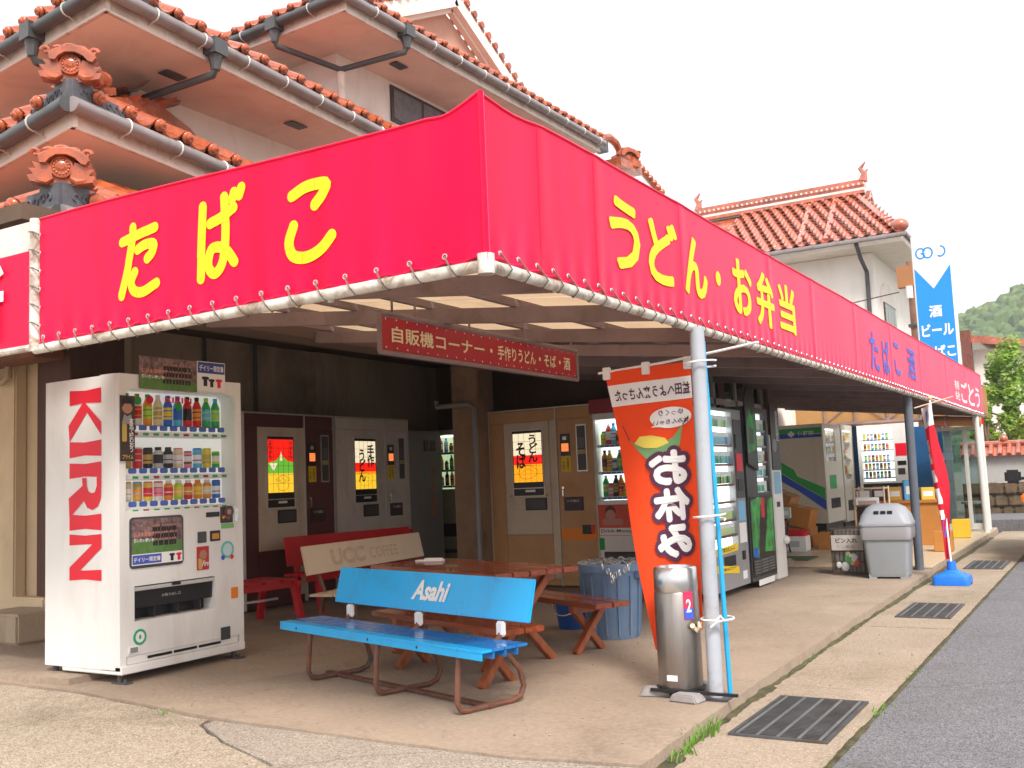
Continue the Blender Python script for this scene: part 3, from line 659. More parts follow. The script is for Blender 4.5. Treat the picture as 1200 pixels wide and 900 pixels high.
flat('lettering', [disc(5.78,2.37,.045,16)], .004, YLET, pr, warp=wr_)
BLET = mat('blue_lettering', (.10,.10,.50), .5)
for s, r_ in (('た',(10.15,10.56,2.16,2.53)),('ば',(10.78,11.12,2.16,2.52)),('こ',(11.44,11.76,2.20,2.55)),('酒',(12.28,12.78,2.21,2.57))): text(s, r_, .004, BLET, pr, warp=wr_, fat=(.016,.009,8))
for s, r_ in (('有限',(16.2,16.75,2.32,2.46)),('会社',(16.2,16.75,2.16,2.30)),('ご',(16.95,17.7,2.15,2.5)),('と',(17.85,18.6,2.15,2.5)),('う',(18.75,19.4,2.15,2.5))): text(s, r_, .004, INKW, pr, warp=wr_, bold=.02)
# pipe rail, eyelets and lashing
ap(MB().tube([(-4.72,3.17,1.985),(-3.2,3.17,2.005),(-1.97,3.17,2.022)], .025, 10), 'pipe_rail', PIPE, smooth=True)
ap(MB().tube([(-1.97,3.16,2.022),(-1.97,11,2.03),(-1.97,19.86,2.035)], .025, 10), 'pipe_rail', PIPE, smooth=True)
ap(MB().tube([(-4.72,3.17,1.975),(-4.72,3.17,2.67)], .03, 10), 'end_pipe', PIPE, smooth=True)
ap(MB().tube([(-1.97,3.17,1.985),(-1.97,3.17,2.062)], .034, 10), 'corner_joint', PIPE, smooth=True)
for y in (3.75,5.1,6.6,8.2,10,12,14,16.2,18.4): ap(MB().tube([(-1.985,y,2.0),(-1.985,y,2.12)], .016, 8), 'pipe_bracket', PIPE, smooth=True)
for x in (-4.0,-2.75): ap(MB().tube([(x,3.185,1.98),(x,3.185,2.1)], .016, 8), 'pipe_bracket', PIPE, smooth=True)
ey = MB(); ls = MB()
def ring(c, n, r=.010, th=.0032):
    n = Vector(n); a = Vector((0,0,1)); b_ = n.cross(a)
    ey.tube([Vector(c)+a*r*math.cos(t)+b_*r*math.sin(t) for t in [i*math.pi/4 for i in range(8)]], th, 5, closed=True)
y = 3.26
while y < 19.8:
    z = 2.078; x = rx(y,z); ring((x+.004,y,z),(1,0,0)); st = .145
    ls.tube([(x+.008,y,z),(x+.02,y+.03,2.045),(-1.935,y+.045,2.02),(-1.965,y+.05,1.992),(-2.0,y+.06,2.02),(-1.985,y+st*.75,2.05),(x-.004,y+st,z)], .0036, 5); y += st*random.uniform(.9,1.1)
x = -4.63
while x < -2.0:
    u = (x+4.68)/2.72; z = 2.038+.04*u; ring((x,3.152,z),(0,-1,0)); st = .125+.05*u; zp = 1.987+.035*u
    ls.tube([(x,3.148,z),(x+.02,3.138,zp+.025),(x+.035,3.137,zp),(x+.045,3.17,zp-.033),(x+.05,3.205,zp),(x+st*.8,3.19,zp+.03),(x+st,3.165,z)], .0036, 5); x += st
z = 2.1
while z < 2.66:
    ring((-4.665,3.152,z),(0,-1,0)); ls.tube([(-4.665,3.148,z),(-4.70,3.138,z+.02),(-4.75,3.15,z+.03),(-4.755,3.19,z+.035)], .004, 5); z += .095
tag(ap(ey, 'eyelets', STEELB, smooth=True), kind='stuff'); tag(ap(ls, 'lashing_rope', ROPE, smooth=True), kind='stuff')
# steel frame and roof sheets
def zr(x): return 2.07+.105*(-1.96-x)
ys = [3.3,3.95,5.05,6.2,7.35,8.5,9.65,10.8,11.95,13.1,14.25,15.4,16.55,17.7,18.85,19.8]
for y in ys: xe = -5.5 if y > 3.6 else -4.66; ap(MB().beam((-1.99,y,zr(-1.99)+.005),(xe,y,zr(xe)+.005),.05,.09), 'beam', FRAME)
for x in (-2.35,-2.95,-3.55,-4.15,-4.75,-5.35): ap(MB().beam((x,3.2 if x > -4.7 else 3.9,zr(x)+.075),(x,19.8,zr(x)+.075),.035,.045), 'purlin', FRAME)
for i in range(len(ys)-1):
    a, b_ = ys[i]-.02 if i else 3.18, ys[i+1]-.03
    xe = -5.49 if i else -4.66; nb = MB(); nb.add([(-1.985,a,zr(-1.985)+.102),(-1.985,b_,zr(-1.985)+.102),(xe,b_,zr(xe)+.102),(xe,a,zr(xe)+.102)], [(0,1,2,3)])
    ap(nb, 'roof_sheet', SHEET if i < 4 else SHEETD)
ap(MB().beam((-2.02,3.2,2.6),(-2.02,19.8,2.68),.03,.03), 'top_rail', FRAME); ap(MB().beam((-4.68,3.2,2.6),(-2.02,3.2,2.58),.03,.03), 'top_rail', FRAME)
for y in SE: ap(MB().beam((-2.0,y,2.05),(-2.0,y,2.66),.03,.03,up=(1,0,0)), 'upright', FRAME)
# posts
ap(MB().tube([(-1.952,5.31,0),(-1.945,5.33,2.02)], .041, 14), 'post', POST, smooth=True)
ap(MB().box(-2.04,-1.87,5.23,5.40,-.002,.012), 'post_foot', GUTD)
ap(MB().tube([(-2.05,12.53,0),(-2.03,12.5,2.05)], .05, 12), 'post', mat('grey_blue_post', (.10,.115,.14), .5, var=.15), smooth=True)
ap(MB().tube([(-1.975,18.95,-.05),(-1.99,18.9,2.0)], .045, 10), 'post', mat('whitish_post', (.62,.62,.6), .4, var=.05), smooth=True)
# neighbouring awning at the left edge
a2 = thing('side_awning', 'second red awning with white lettering cut by the left edge', 'awning', (-4.95,3.3,0))
MB().grid(lambda u, v: (-4.3*u, .004*math.sin(u*20), 2.035+.53*v), 40, 4).build('panel', TARP, a2, smooth=True)
text('所', (-.60,-.235,2.075,2.52), .012, INKW, a2, bold=.03); text('憩', (-1.12,-.75,2.075,2.52), .012, INKW, a2, bold=.03); text('休', (-1.64,-1.27,2.075,2.52), .012, INKW, a2, bold=.03)
bx('white_board', FASCIA, a2, -4.3, -.01, .03, .06, 2.56, 2.74); MB().tube([(0,0,2.03),(-4.3,0,2.03)], .02, 8).build('pipe_rail', PIPE, a2, smooth=True)
MB().box(-4.3,0,.06,.5,2.5,2.53).build('top_sheet', SHEETD, a2)
# hanging sign under the awning
hs_ = thing('hanging_sign', 'dark red hanging signboard with cream lettering and pipe frame under the awning', 'sign', (-3.45,4.42,0), 90)
SGN = mat('sign_red', (.40,.01,.022), .5, var=.1, vs=2)
W_ = 2.36; rot = math.atan2(.0,W_)
MB().box(0,W_,0,.02,1.97,2.16).build('board', SGN, hs_)
for (p, q) in (((-.02,0,1.955),(W_+.02,0,1.955)),((-.02,0,2.178),(W_+.02,0,2.178)),((-.02,0,1.955),(-.02,0,2.178)),((W_+.02,0,1.955),(W_+.02,0,2.178))): MB().cyl(p, q, .014, n=8).build('frame_pipe', FRAME, hs_, smooth=True)
for x in (.0,.22,.8,1.5,2.2): MB().cyl((x+.1,0,2.18),(x+.1,0,2.30), .008, n=6).build('hanger', FRAME, hs_)
b = MB()
for i in range(24):
    for z in (1.985,2.147): b.sphere((.03+i*(W_-.06)/23,-.003,z), .006, 5, 4)
tag(b.build('eyelets', STEELB, hs_), kind='stuff')
CRM = mat('cream_lettering', (.78,.66,.42), .6)
text('自販機コーナー', (.09,1.06,2.02,2.11), .003, CRM, hs_, fat=(.003,.0022,6)); flat('lettering', [disc(1.15,2.066,.014)], .003, CRM, hs_)
text('手作りうどん', (1.23,1.74,2.017,2.113), .003, CRM, hs_, bold=.02); flat('lettering', [disc(1.80,2.066,.014)], .003, CRM, hs_)
text('そば', (1.86,2.04,2.02,2.11), .003, CRM, hs_, bold=.02); flat('lettering', [disc(2.10,2.066,.014)], .003, CRM, hs_); text('酒', (2.16,2.26,2.02,2.11), .003, CRM, hs_, fat=(.003,.0022,6))
# ================================================================ vending machines
def slot_obj(o, mats):
    for i, m in enumerate(mats):
        o.material_slots[i].link = 'OBJECT'; o.material_slots[i].material = m
PL = [mat('dummy%d' % i, (.5,.5,.5)) for i in range(3)]
def bottle_mesh(prof, bands, n=12):
    b = MB(); k = len(prof)
    for i in range(k-1):
        b.cm = bands[i]; (r0, z0), (r1, z1) = prof[i], prof[i+1]
        vs = [(r0*math.cos(2*math.pi*j/n), r0*math.sin(2*math.pi*j/n), z0) for j in range(n)]+[(r1*math.cos(2*math.pi*j/n), r1*math.sin(2*math.pi*j/n), z1) for j in range(n)]
        b.add(vs, [(j, (j+1) % n, n+(j+1) % n, n+j) for j in range(n)])
    r, z = prof[-1]; b.add([(r*math.cos(2*math.pi*j/n), r*math.sin(2*math.pi*j/n), z) for j in range(n)], [tuple(range(n))])
    me = b.mesh('bottle', PL, smooth=True); return me
BOT = bottle_mesh([(.024,0),(.031,.008),(.031,.045),(.031,.062),(.031,.068),(.031,.1),(.031,.108),(.0305,.125),(.03,.14),(.014,.18),(.013,.185),(.0155,.186),(.0155,.207)], [0,0,1,2,1,2,1,0,0,2,2,2])
CAN = bottle_mesh([(.026,0),(.030,.008),(.030,.028),(.030,.045),(.030,.052),(.030,.085),(.030,.09),(.030,.118),(.026,.128)], [0,0,1,2,1,2,0,2])
SCAN = bottle_mesh([(.023,0),(.026,.006),(.026,.025),(.026,.04),(.026,.075),(.026,.08),(.026,.1),(.023,.108)], [0,0,2,1,2,0,2])
BCAN = bottle_mesh([(.026,0),(.031,.008),(.031,.03),(.031,.05),(.031,.056),(.031,.085),(.03,.1),(.02,.112),(.02,.132)], [0,0,1,2,1,0,0,2])
def stock(par, me, x, y, z, cols, s=1.0, name='sample_can'):
    o = link(name, me, par, Matrix.Translation((x,y,z)) @ Matrix.Diagonal((s,s,s,1)))
    slot_obj(o, [solid(*c) for c in cols]); return o
C = dict(lime=(.45,.7,.05), green=(.03,.4,.12), dgreen=(.02,.15,.05), red=(.7,.02,.02), orange=(.85,.3,.02), yellow=(.85,.62,.05), blue=(.02,.15,.6), sky=(.1,.5,.8), white=(.8,.8,.8), black=(.02,.015,.015), brown=(.16,.06,.02), gold=(.55,.38,.08), cream=(.75,.65,.42), pink=(.8,.25,.35), silver=(.55,.55,.57), amber=(.75,.3,.03))
PANEL = mat('backlit_white_panel', (.78,.76,.74), .6, emit=.16, ecol=(1,.97,.92))
PANELC = mat('backlit_cool_panel', (.8,.82,.82), .6, emit=.55, ecol=(.86,1,.98))
TUBE = mat('display_lamp', (.9,.9,.9), .5, emit=1.6, ecol=(1,1,.97)); BTN = mat('blue_button', (.07,.14,.5), .35); LEDR = mat('sold_out_lamp', (.4,.01,.01), .4)
def open_front(t, body, w, h0, h, d, win, name='cabinet', rec=.16, doorm=None, base=.0):
    """cabinet whose display window (x0,x1,z0,z1) is a real recess"""
    x0, x1, z0, z1 = win; b = MB()
    b.box(0,w,rec,d,h0,h); b.build('cabinet', body, t, bevel=.008)
    f = MB(); f.box(.0,x0,0,rec-.002,h0,h); f.box(x1,w,0,rec-.002,h0,h); f.box(x0,x1,0,rec-.002,h0,z0); f.box(x0,x1,0,rec-.002,z1,h)
    return f.build('door', doorm or body, t)
# ---- the big white machine
km = thing('drinks_vending_machine', 'large white drinks vending machine with red lettering on its side, at the left', 'vending machine', (-5.66,4.41,0), 90)
KW, KD, KH = 1.09, .78, 2.04
MB().box(0,KW,.19,KD,.085,KH).build('cabinet', WHITE, km, bevel=.012)
dr_ = MB()
win = (.05,1.045,1.115,1.94)
dr_.box(0,win[0],-.0,.18,.085,KH); dr_.box(win[1],KW,0,.18,.085,KH); dr_.box(win[0],win[1],0,.18,.75 if 0 else 1.0,win[2]); dr_.box(win[0],win[1],0,.18,win[3],KH)
dr_.box(win[0],win[1],0,.18,.62,1.0)
dr_.box(win[0],.115,0,.18,.39,.62); dr_.box(.815,win[1],0,.18,.39,.62); dr_.box(win[0],win[1],0,.18,.17,.39)
kd = dr_.build('door', WHITE, km)
for x_ in (-.004, KW): bx('side_skin', WHITE, km, x_, x_+.004, .045, KD-.002, .09, KH-.004)
bx('top_skin', WHITE, km, .0, KW, .045, .2, KH, KH+.003)
for a, b_, c_ in ((0,KW,.0),):
    bx('base_panel', WHITE, km, 0, KW, -.012, .6, .06, .115, bevel=.006)
    bx('kick_panel', WHITE, km, .06, KW-.06, .004, .18, .118, .168)
    for i in range(3): bx('vent_slit', BLACK, km, .22+.22*i, .42+.22*i, -.002, .02, .135+.0*i, .152)
# corner fillets of the window
def fil(x, z, sx, sz, r=.06):
    pts = [(x,z)]+[(x+sx*(r-r*math.cos(R(a))), z+sz*(r-r*math.sin(R(a)))) for a in range(0,91,15)]
    return pts
for x, z, sx, sz in ((win[0],win[3],1,-1),(win[1],win[3],-1,-1)): MB().prism(fil(x,z,sx,sz), .0005, .17).build('window_corner', WHITE, km)
bx('display_back', PANEL, km, win[0], win[1], .165, .185, win[2], win[3])
bx('display_pane', GLASS, km, win[0]+.001, win[1]-.001, .022, .026, win[2]+.002, win[3]-.002)
for z in (1.655,1.36,1.135):
    bx('shelf', WHITE, km, .06, .99, .035, .16, z-.035, z+.0, bevel=.004)
    for i in range(10):
        x = .135+i*.088
        MB().prism(rrect(x-.03,x+.03,z+.008,z+.045,.012,3), .036, .045).build('price_button', BTN, km)
        bx('stock_lamp', LEDR if (i*7+int(z*100)) % 5 == 0 else INKG, km, x-.004, x+.04, .0305, .0345, z-.026, z-.01)
row1 = [('lime','yellow','green'),('white','red','orange'),('orange','lime','green'),('cream','gold','white'),('blue','yellow','blue'),('sky','blue','blue'),('red','black','black'),('red','orange','black'),('green','sky','lime'),('green','lime','sky')]
for i, c in enumerate(row1): stock(km, BOT, .135+i*.088, .1, 1.70, [C[q] for q in c], 1.06, 'sample_bottle')
row2 = [('gold','gold','black'),('red','red','silver'),('black','gold','black'),('silver','black','black'),('black','silver','black'),('cream','white','pink'),('pink','white','brown'),('sky','white','blue'),('yellow','gold','lime'),('green','white','lime')]
for i, c in enumerate(row2): stock(km, BCAN if i in (3,4) else (SCAN if i in (6,9) else CAN), .135+i*.088, .1, 1.405, [C[q] for q in c], 1.12)
row3 = [('cream','white','orange'),('gold','orange','sky'),('yellow','red','pink'),('white','pink','red'),('orange','red','white'),('lime','yellow','white'),('red','amber','white'),('amber','yellow','orange'),('amber','cream','white'),('blue','white','blue')]
for i, c in enumerate(row3): stock(km, BCAN if 3 < i < 9 else CAN, .135+i*.088, .1, 1.18, [C[q] for q in c], 1.05)
text('KIRIN', (.42,.66,1.865,1.905), -.05, INKR, km, bold=.03)
for i, (x, z) in enumerate(((.2,1.87),(.3,1.88),(.55,1.84))): MB().prism(disc(x,z,.03,12), .06, .063).build('price_tag', INKG if i != 1 else INKR, km)
# lower controls and stickers
def photo_print(par, x0, x1, z0, z1, y, nm='poster'):
    """group photograph on a pitch: crowd, rows of dark figures, grass"""
    o = MB().box(x0,x1,y,y+.004,z0,z1).build(nm, mat('poster_crowd', (.2,.12,.12), .45, var=.9, vs=30), par); w_, h_ = x1-x0, z1-z0
    flat('print', [[(x0,z0),(x1,z0),(x1,z0+.3*h_),(x0,z0+.42*h_)]], -y+.0006, mat('poster_grass', (.1,.22,.05), .45, var=.2, vs=20), o)
    random.seed(int(x0*1000)+5); k = MB(); s_ = MB(); 
    for r_ in range(3):
        for i in range(9):
            cx = x0+w_*(.42+.055*i)+random.uniform(-.004,.004); cz = z0+h_*(.2+.2*r_); hh = h_*.2
            k.add([FY(u,v,-y+.001+.0002*r_) for u, v in [(cx-.02*w_,cz),(cx+.02*w_,cz),(cx+.024*w_,cz+hh*.7),(cx,cz+hh*.8),(cx-.024*w_,cz+hh*.7)]], [(0,1,2,3,4)])
            s_.add([FY(u,v,-y+.0018) for u, v in disc(cx,cz+hh*.95,hh*.17,8)], [tuple(range(8))])
    k.build('print', INKB, o); s_.build('print', solid(.42,.2,.12), o)
    text('頂点を目指せ！', (x0+.03*w_,x0+.45*w_,z0+.5*h_,z0+.63*h_), -y+.002, mat('print_warm', (.75,.3,.2), .5), o, bold=.02); text('熱い熱い戦いを', (x0+.03*w_,x0+.42*w_,z0+.33*h_,z0+.44*h_), -y+.002, INKW, o, bold=.02)
    return o
def shirt(cx, cz, s): return [(cx-.5*s,cz+.45*s),(cx-.2*s,cz+.5*s),(cx+.2*s,cz+.5*s),(cx+.5*s,cz+.45*s),(cx+.4*s,cz+.15*s),(cx+.25*s,cz+.2*s),(cx+.25*s,cz-.5*s),(cx-.25*s,cz-.5*s),(cx-.25*s,cz+.2*s),(cx-.4*s,cz+.15*s)]
photo_print(km, .155, .655, 1.945, 2.17, -.012)
p2 = bx('poster', INKW, km, .66, .925, -.012, -.008, 1.955, 2.175)
flat('print', [[(.665,2.09),(.92,2.09),(.92,2.17),(.665,2.17)]], .0126, solid(.04,.06,.3), p2); text('デイリー限定着', (.68,.91,2.105,2.15), .0132, INKW, p2, bold=.02)
flat('print', [shirt(.735,2.03,.07)], .0126, INKB, p2); flat('print', [shirt(.795,2.02,.06)], .0126, INKB, p2); flat('print', [shirt(.865,2.02,.065)], .0126, INKR, p2)
sp_ = bx('poster', solid(.05,.03,.025), km, -.0, .115, -.012, -.006, 1.45, 1.89)
flat('print', [disc(.055,1.81,.042,16)], .0126, solid(.5,.26,.16), sp_); flat('print', [[(.015,1.81),(.012,1.86),(.055,1.885),(.098,1.86),(.095,1.81),(.085,1.835),(.03,1.835)]], .0132, INKB, sp_)
flat('print', [[(.01,1.7),(.1,1.7),(.085,1.765),(.055,1.75),(.03,1.765)]], .0128, solid(.35,.33,.32), sp_)
flat('print', [rrect(.012,.05,1.58,1.70,.01,2)], .0136, solid(.6,.42,.1), sp_); text('本気で味わおう', (.068,.106,1.51,1.74), .0138, INKW, sp_, vertical=True, bold=.02); text('プライム', (.015,.10,1.465,1.495), .0138, solid(.8,.5,.1), sp_, bold=.02)
lp_ = MB().prism(rrect(.075,.525,.735,1.075,.03), -.006, .0).build('info_window', DGREY, km)
photo_print(lp_, .09,.51,.83,1.06,-.0105,'print_sheet')
bx('print_strip', INKW, lp_, .09,.51,-.0105,-.0065,.755,.829); flat('print', [[(.092,.762),(.33,.762),(.33,.822),(.092,.822)]], .0111, solid(.06,.1,.5), lp_); text('デイリー限定着', (.1,.32,.775,.808), .0116, INKW, lp_, bold=.02)
flat('print', [shirt(.42,.79,.05)], .0111, INKB, lp_); flat('print', [shirt(.48,.79,.05)], .0111, INKR, lp_)
# dispensing slot, recessed
bx('slot_back', BLACK, km, .117, .813, .12, .178, .392, .618)
MB().prism([(.02,.615),(.03,.47),(.06,.465),(.05,.615)], .12, .81, 'x').build('slot_flap', mat('smoked_flap', (.03,.032,.035), .15), km)
bx('slot_lip', ALUP, km, .118, .812, .003, .03, .586, .612, bevel=.004); bx('slot_handle', BLACK, km, .43, .5, -.004, .01, .595, .612)
text('お取り出し口', (.36,.52,.525,.545), -.0235, solid(.5,.5,.5), km)
for i in range(3): bx('slot_rib', DGREY, km, .32+.2*i, .325+.2*i, .05, .11, .393, .47)
for (nm, m, x0, x1, z0, z1) in (('coin_display',BLACK,.735,.86,1.045,1.08),('card_reader',mat('reader_black',(.03,.02,.02),.3),.87,.99,.995,1.115),('bill_slot',DGREY,.655,.735,.865,.945),('coin_slot',BLACK,.77,.865,.87,.945),('serving_guide',solid(.5,.03,.03),.645,.755,.675,.84),('return_box',DGREY,.86,.95,.155,.245),('orange_notice',INKO,.965,1.03,.44,.52),('price_card',INKW,.06,.15,.185,.23),('lock',STEELB,1.005,1.045,1.0,1.1)): bx(nm, m, km, x0, x1, -.007, -.001, z0, z1, bevel=.002)
MB().prism(disc(.945,1.075,.045,20), -.014, -.007).build('round_reader', solid(.12,.05,.05), km); MB().prism(disc(.945,1.075,.02,16), -.017, -.014).build('round_reader_centre', solid(.4,.3,.3), km)
flat('print', [stroke([(.885,1.03),(.915,1.045),(.955,1.03)], .02)[k] for k in range(0,10)], .0085, INKO, km); bx('amount_display', solid(.65,.28,.03), km, .785, .85, -.0095, -.007, .885, .925)
flat('print', [disc(.70,.78,.035,14)], .0078, solid(.45,.22,.14), km); flat('print', [rrect(.655,.69,.68,.76,.008,2)], .0078, solid(.6,.4,.12), km); text('Fire', (.69,.75,.70,.74), .0082, INKW, km, shear=.3, bold=.02)
MB().prism(disc(.935,.80,.062,22), -.004, -.0005).build('round_sticker', solid(.15,.55,.5), km); flat('print', [disc(.935,.80,.045,20)], .0045, solid(.55,.75,.8), km); flat('print', [disc(.89,.745,.018,12)], .005, INKBL, km); flat('print', [disc(.975,.745,.018,12)], .005, INKR, km)
bx('green_card', solid(.2,.5,.15), km, .88, 1.0, -.004, -.001, .955, .99); bx('text_card', INKW, km, .965, 1.035, -.003, -.001, .37, .43)
MB().prism(disc(.155,.285,.052,24), -.004, -.0005).build('round_sticker', solid(.03,.4,.2), km); flat('print', [disc(.155,.285,.036,20)], .0045, INKW, km); flat('print', [disc(.155,.285,.016,12,.6)], .005, solid(.03,.4,.2), km)
flat('print', [[(.075,.19),(.135,.19),(.135,.225),(.075,.225)]], .0076, GREY, km)
for x, y in ((.04,.05),(1.03,.05),(.04,.72),(1.03,.72)):
    b = MB(); b.cyl((x,y,.0),(x,y,.09),.018,n=8); b.box(x-.03,x+.03,y-.09,y+.05,0,.012); b.cyl((x,y-.05,.012),(x,y-.05,.03),.012,n=6); b.build('foot', GUTD, km)
# side lettering, tops turned to the right:  K I R I N
sd = lambda u, v, n: (-n, u, v)          # side facing local -x, u = depth from the front
def kl(polys):                            # letter in unit square -> rotated a quarter clockwise, on the side
    return polys
LET = {'K': [[(.02,0),(.33,0),(.30,.5),(.33,1),(.02,1),(.05,.5)],[(.30,.5),(.72,1),(.98,1),(.5,.56),(1.08,0),(.74,-.03),(.30,.42)]],
       'I': [[(0,0),(1,0),(.9,.5),(1,1),(0,1),(.1,.5)]],
       'R': [[(.02,0),(.33,0),(.30,.5),(.33,1),(.02,1),(.05,.5)],[(.33,.86),(.5,.86),(.62,.8),(.64,.7),(.6,.6),(.5,.55),(.33,.54),(.33,.4),(.48,.42),(.72,-.02),(1.12,0),(.78,.46),(.92,.56),(.97,.72),(.9,.9),(.74,.99),(.5,1.0),(.3,1.0)]],
       'N': [[(0,0),(.24,0),(.22,.5),(.22,.72),(.72,0),(1,0),(.97,.5),(1,1),(.76,1),(.78,.5),(.78,.34),(.3,1),(0,1),(.03,.5)]]}
def side_letter(ch, z_top, z_bot):
    ps = []
    for k, pl_ in enumerate(LET[ch]):
        # letter x runs downwards, letter y runs to the front (local y small)
        ps.append([(.51-q*.335, z_top-(p*(z_top-z_bot)), .0075+.0004*k) for p, q in pl_])
    b = MB()
    for q in ps: b.add([(-n, u, z) for u, z, n in q], [tuple(range(len(q)))])
    return b.build('lettering', INKR, km)
for ch, a, b_ in (('K',1.965,1.63),('I',1.605,1.495),('R',1.465,1.125),('I',1.11,1.0),('N',.975,.665)): side_letter(ch, a, b_)

# ---- noodle machines
BRN = mat('maroon_laminate', (.11,.03,.028), .45, var=.15, vs=3); BEI = mat('beige_laminate', (.63,.52,.40), .45, var=.07, vs=2, dirt=(.3,.2,.13), da=.4)
TAN = mat('orange_tan_laminate', (.54,.31,.14), .45, var=.1, vs=2, dirt=(.45,.15,.02), da=.5); LGR = mat('pale_grey_laminate', (.64,.58,.52), .45, var=.07, vs=2, dirt=(.28,.22,.18), da=.4)
def lit(n, c, e=1.6): return mat('lit_'+n, c, .5, emit=e)
LW, LR_, LO, LY, LG = lit('white',(.85,.74,.5),.42), lit('red',(.75,.012,.006),.5), lit('orange',(.9,.36,.01),.45), lit('yellow',(.9,.55,.03),.42), lit('green',(.14,.45,.04),.4)
def noodle(label, loc, rz, body, doorm, sidem, art, H=2.03):
    t = thing('noodle_vending_machine', label, 'vending machine', loc, rz, 'hot noodle vending machines')
    W1, W2 = .89, .48; W = W1+W2
    bx('cabinet', body, t, 0, W, .03, .75, .02, H, bevel=.006)
    bx('header', body, t, .0, W1, .0, .03, H-.13, H, bevel=.004); bx('header', sidem, t, W1+.012, W, .0, .03, H-.13, H, bevel=.004)
    bx('left_stile', body, t, 0, .19, .004, .03, .1, H-.136)
    bx('door', doorm, t, .195, .80, -.004, .03, .6, H-.136, bevel=.006); bx('right_stile', doorm, t, .805, W1, .002, .03, .1, H-.136)
    bx('lower_panel', body, t, .195, .80, .0, .03, .1, .592, bevel=.004)
    bx('coin_door', sidem, t, W1+.015, W, -.002, .03, .1, H-.136, bevel=.006)
    bx('edge_trim', ALUP, t, -.012, 0, -.008, .05, .02, H+.004); bx('edge_trim', ALUP, t, W1, W1+.012, -.012, .03, .02, H+.004); bx('edge_trim', ALUP, t, W, W+.012, -.008, .05, .02, H+.004)
    bx('top_trim', ALUP, t, -.012, W+.012, -.008, .02, H+.005, H+.018)
    wf = MB(); wf.box(.30,.315,-.016,-.004,1.03,1.81); wf.box(.715,.73,-.016,-.004,1.03,1.81); wf.box(.315,.715,-.016,-.004,1.795,1.81); wf.box(.315,.715,-.016,-.004,1.03,1.045)
    fo = wf.build('window_frame', ALUP, t); bx('window_back', BLACK, t, .315, .715, -.012, -.004, 1.045, 1.795)
    x0, x1, z0, z1 = .325, .705, 1.2, 1.765
    h_ = z1-z0; dd = .0125
    def band(m, a, b_, d=0): flat('lit_panel', [[(x0,z0+a*h_),(x1,z0+a*h_),(x1,z0+b_*h_),(x0,z0+b_*h_)]], dd+d, m, t)
    if art == 'green':
        band(LY,0,.36); band(LG,.36,.56); band(LR_,.56,1)
        flat('lit_panel', [[(x0,z0+.56*h_),(x1,z0+.56*h_),(x0+.28,z0+.6*h_),(x0+.2,z0+.72*h_),(x0+.17,z0+.68*h_),(x0+.12,z0+.6*h_)]], dd+.0006, LG, t)
        flat('lit_panel', [[(.5,z0+.6*h_),(.52,z0+.78*h_),(.54,z0+.6*h_)]], dd+.001, LW, t)
        flat('lit_panel', [[(x0+.02,z0+.55*h_),(x0+.14,z0+.55*h_),(x0+.08,z0+.40*h_)]], dd+.0012, LW, t)
        strokes('print', [[(.2,.25),(.5,.32),(.8,.25),(.5,.18),(.2,.25)],[(.2,.25),(.32,.06),(.68,.06),(.8,.25)],[(.3,.27),(.4,.22),(.5,.28),(.6,.22),(.7,.27)]], .004, (x0+.05,x1,z0,z1), dd+.0015, INKB, t)
        text('天ぷら', (x0+.01,x0+.06,z0+.62*h_,z0+.97*h_), dd+.0015, INKB, t, vertical=True, bold=.02); text('うどん', (x1-.06,x1-.01,z0+.62*h_,z0+.97*h_), dd+.0015, INKB, t, vertical=True, bold=.02)
    else:
        band(LY if art == 'udon' else LO,0,.3); band(LO,.3,.36); band(LR_,.36,.55); band(LW,.55,1)
        strokes('print', [[(.15,.2),(.3,.32),(.6,.33),(.85,.2),(.6,.08),(.3,.08),(.15,.2)],[(.3,.2),(.5,.27),(.7,.2)]], .004, (x0,x1,z0,z1), dd+.001, INKO if art == 'udon' else INKB, t)
        if art == 'udon':
            text('手作', (x0+.22,x0+.35,z0+.45*h_,z0+.93*h_), dd+.0015, INKB, t, vertical=True, bold=.03); text('うどん', (x0+.06,x0+.19,z0+.15*h_,z0+.83*h_), dd+.0015, INKB, t, vertical=True, bold=.03)
        else:
            text('うどん', (x0+.2,x0+.33,z0+.4*h_,z0+.97*h_), dd+.0015, INKB, t, vertical=True, bold=.03); text('そば', (x0+.04,x0+.17,z0+.28*h_,z0+.82*h_), dd+.0015, INKB, t, vertical=True, bold=.03)
    gl = MB()
    for i in range(1,5): x = x0+(x1-x0)*i/5; gl.box(x-.0015,x+.0015,-.0155,-.0145,z0,z1)
    for i in range(1,6): z = z0+h_*i/6; gl.box(x0,x1,-.0155,-.0145,z-.0015,z+.0015)
    tag(gl.build('leading', INKB, t), kind='stuff')
    bx('price_strip', INKW, t, .47, .6, -.015, -.012, 1.085, 1.11); bx('ledge', ALU, t, .32, .71, -.017, -.012, 1.125, 1.135)
    sl_ = bx('serving_slot', BLACK, t, .46, .745, -.014, -.004, .875, 1.015, bevel=.004); bx('slot_flap', DGREY, sl_, .475, .73, -.018, -.014, .89, 1.0)
    cm = bx('coin_mechanism', BLACK, t, .95, 1.07, -.012, -.002, 1.48, 1.73); bx('sold_lamp', mat('lit_lamp', (.8,.2,.05), .5, emit=.5), cm, .965, 1.055, -.015, -.012, 1.53, 1.62); bx('coin_slot', ALU, cm, .985, 1.03, -.016, -.012, 1.66, 1.70)
    yn = bx('yellow_notice', YEL, t, .955, 1.075, -.007, -.002, 1.30, 1.475); text('ご注意', (.965,.995,1.32,1.46), .008, INKB, yn, vertical=True); text('釣銭切', (1.02,1.05,1.32,1.46), .008, INKB, yn, vertical=True)
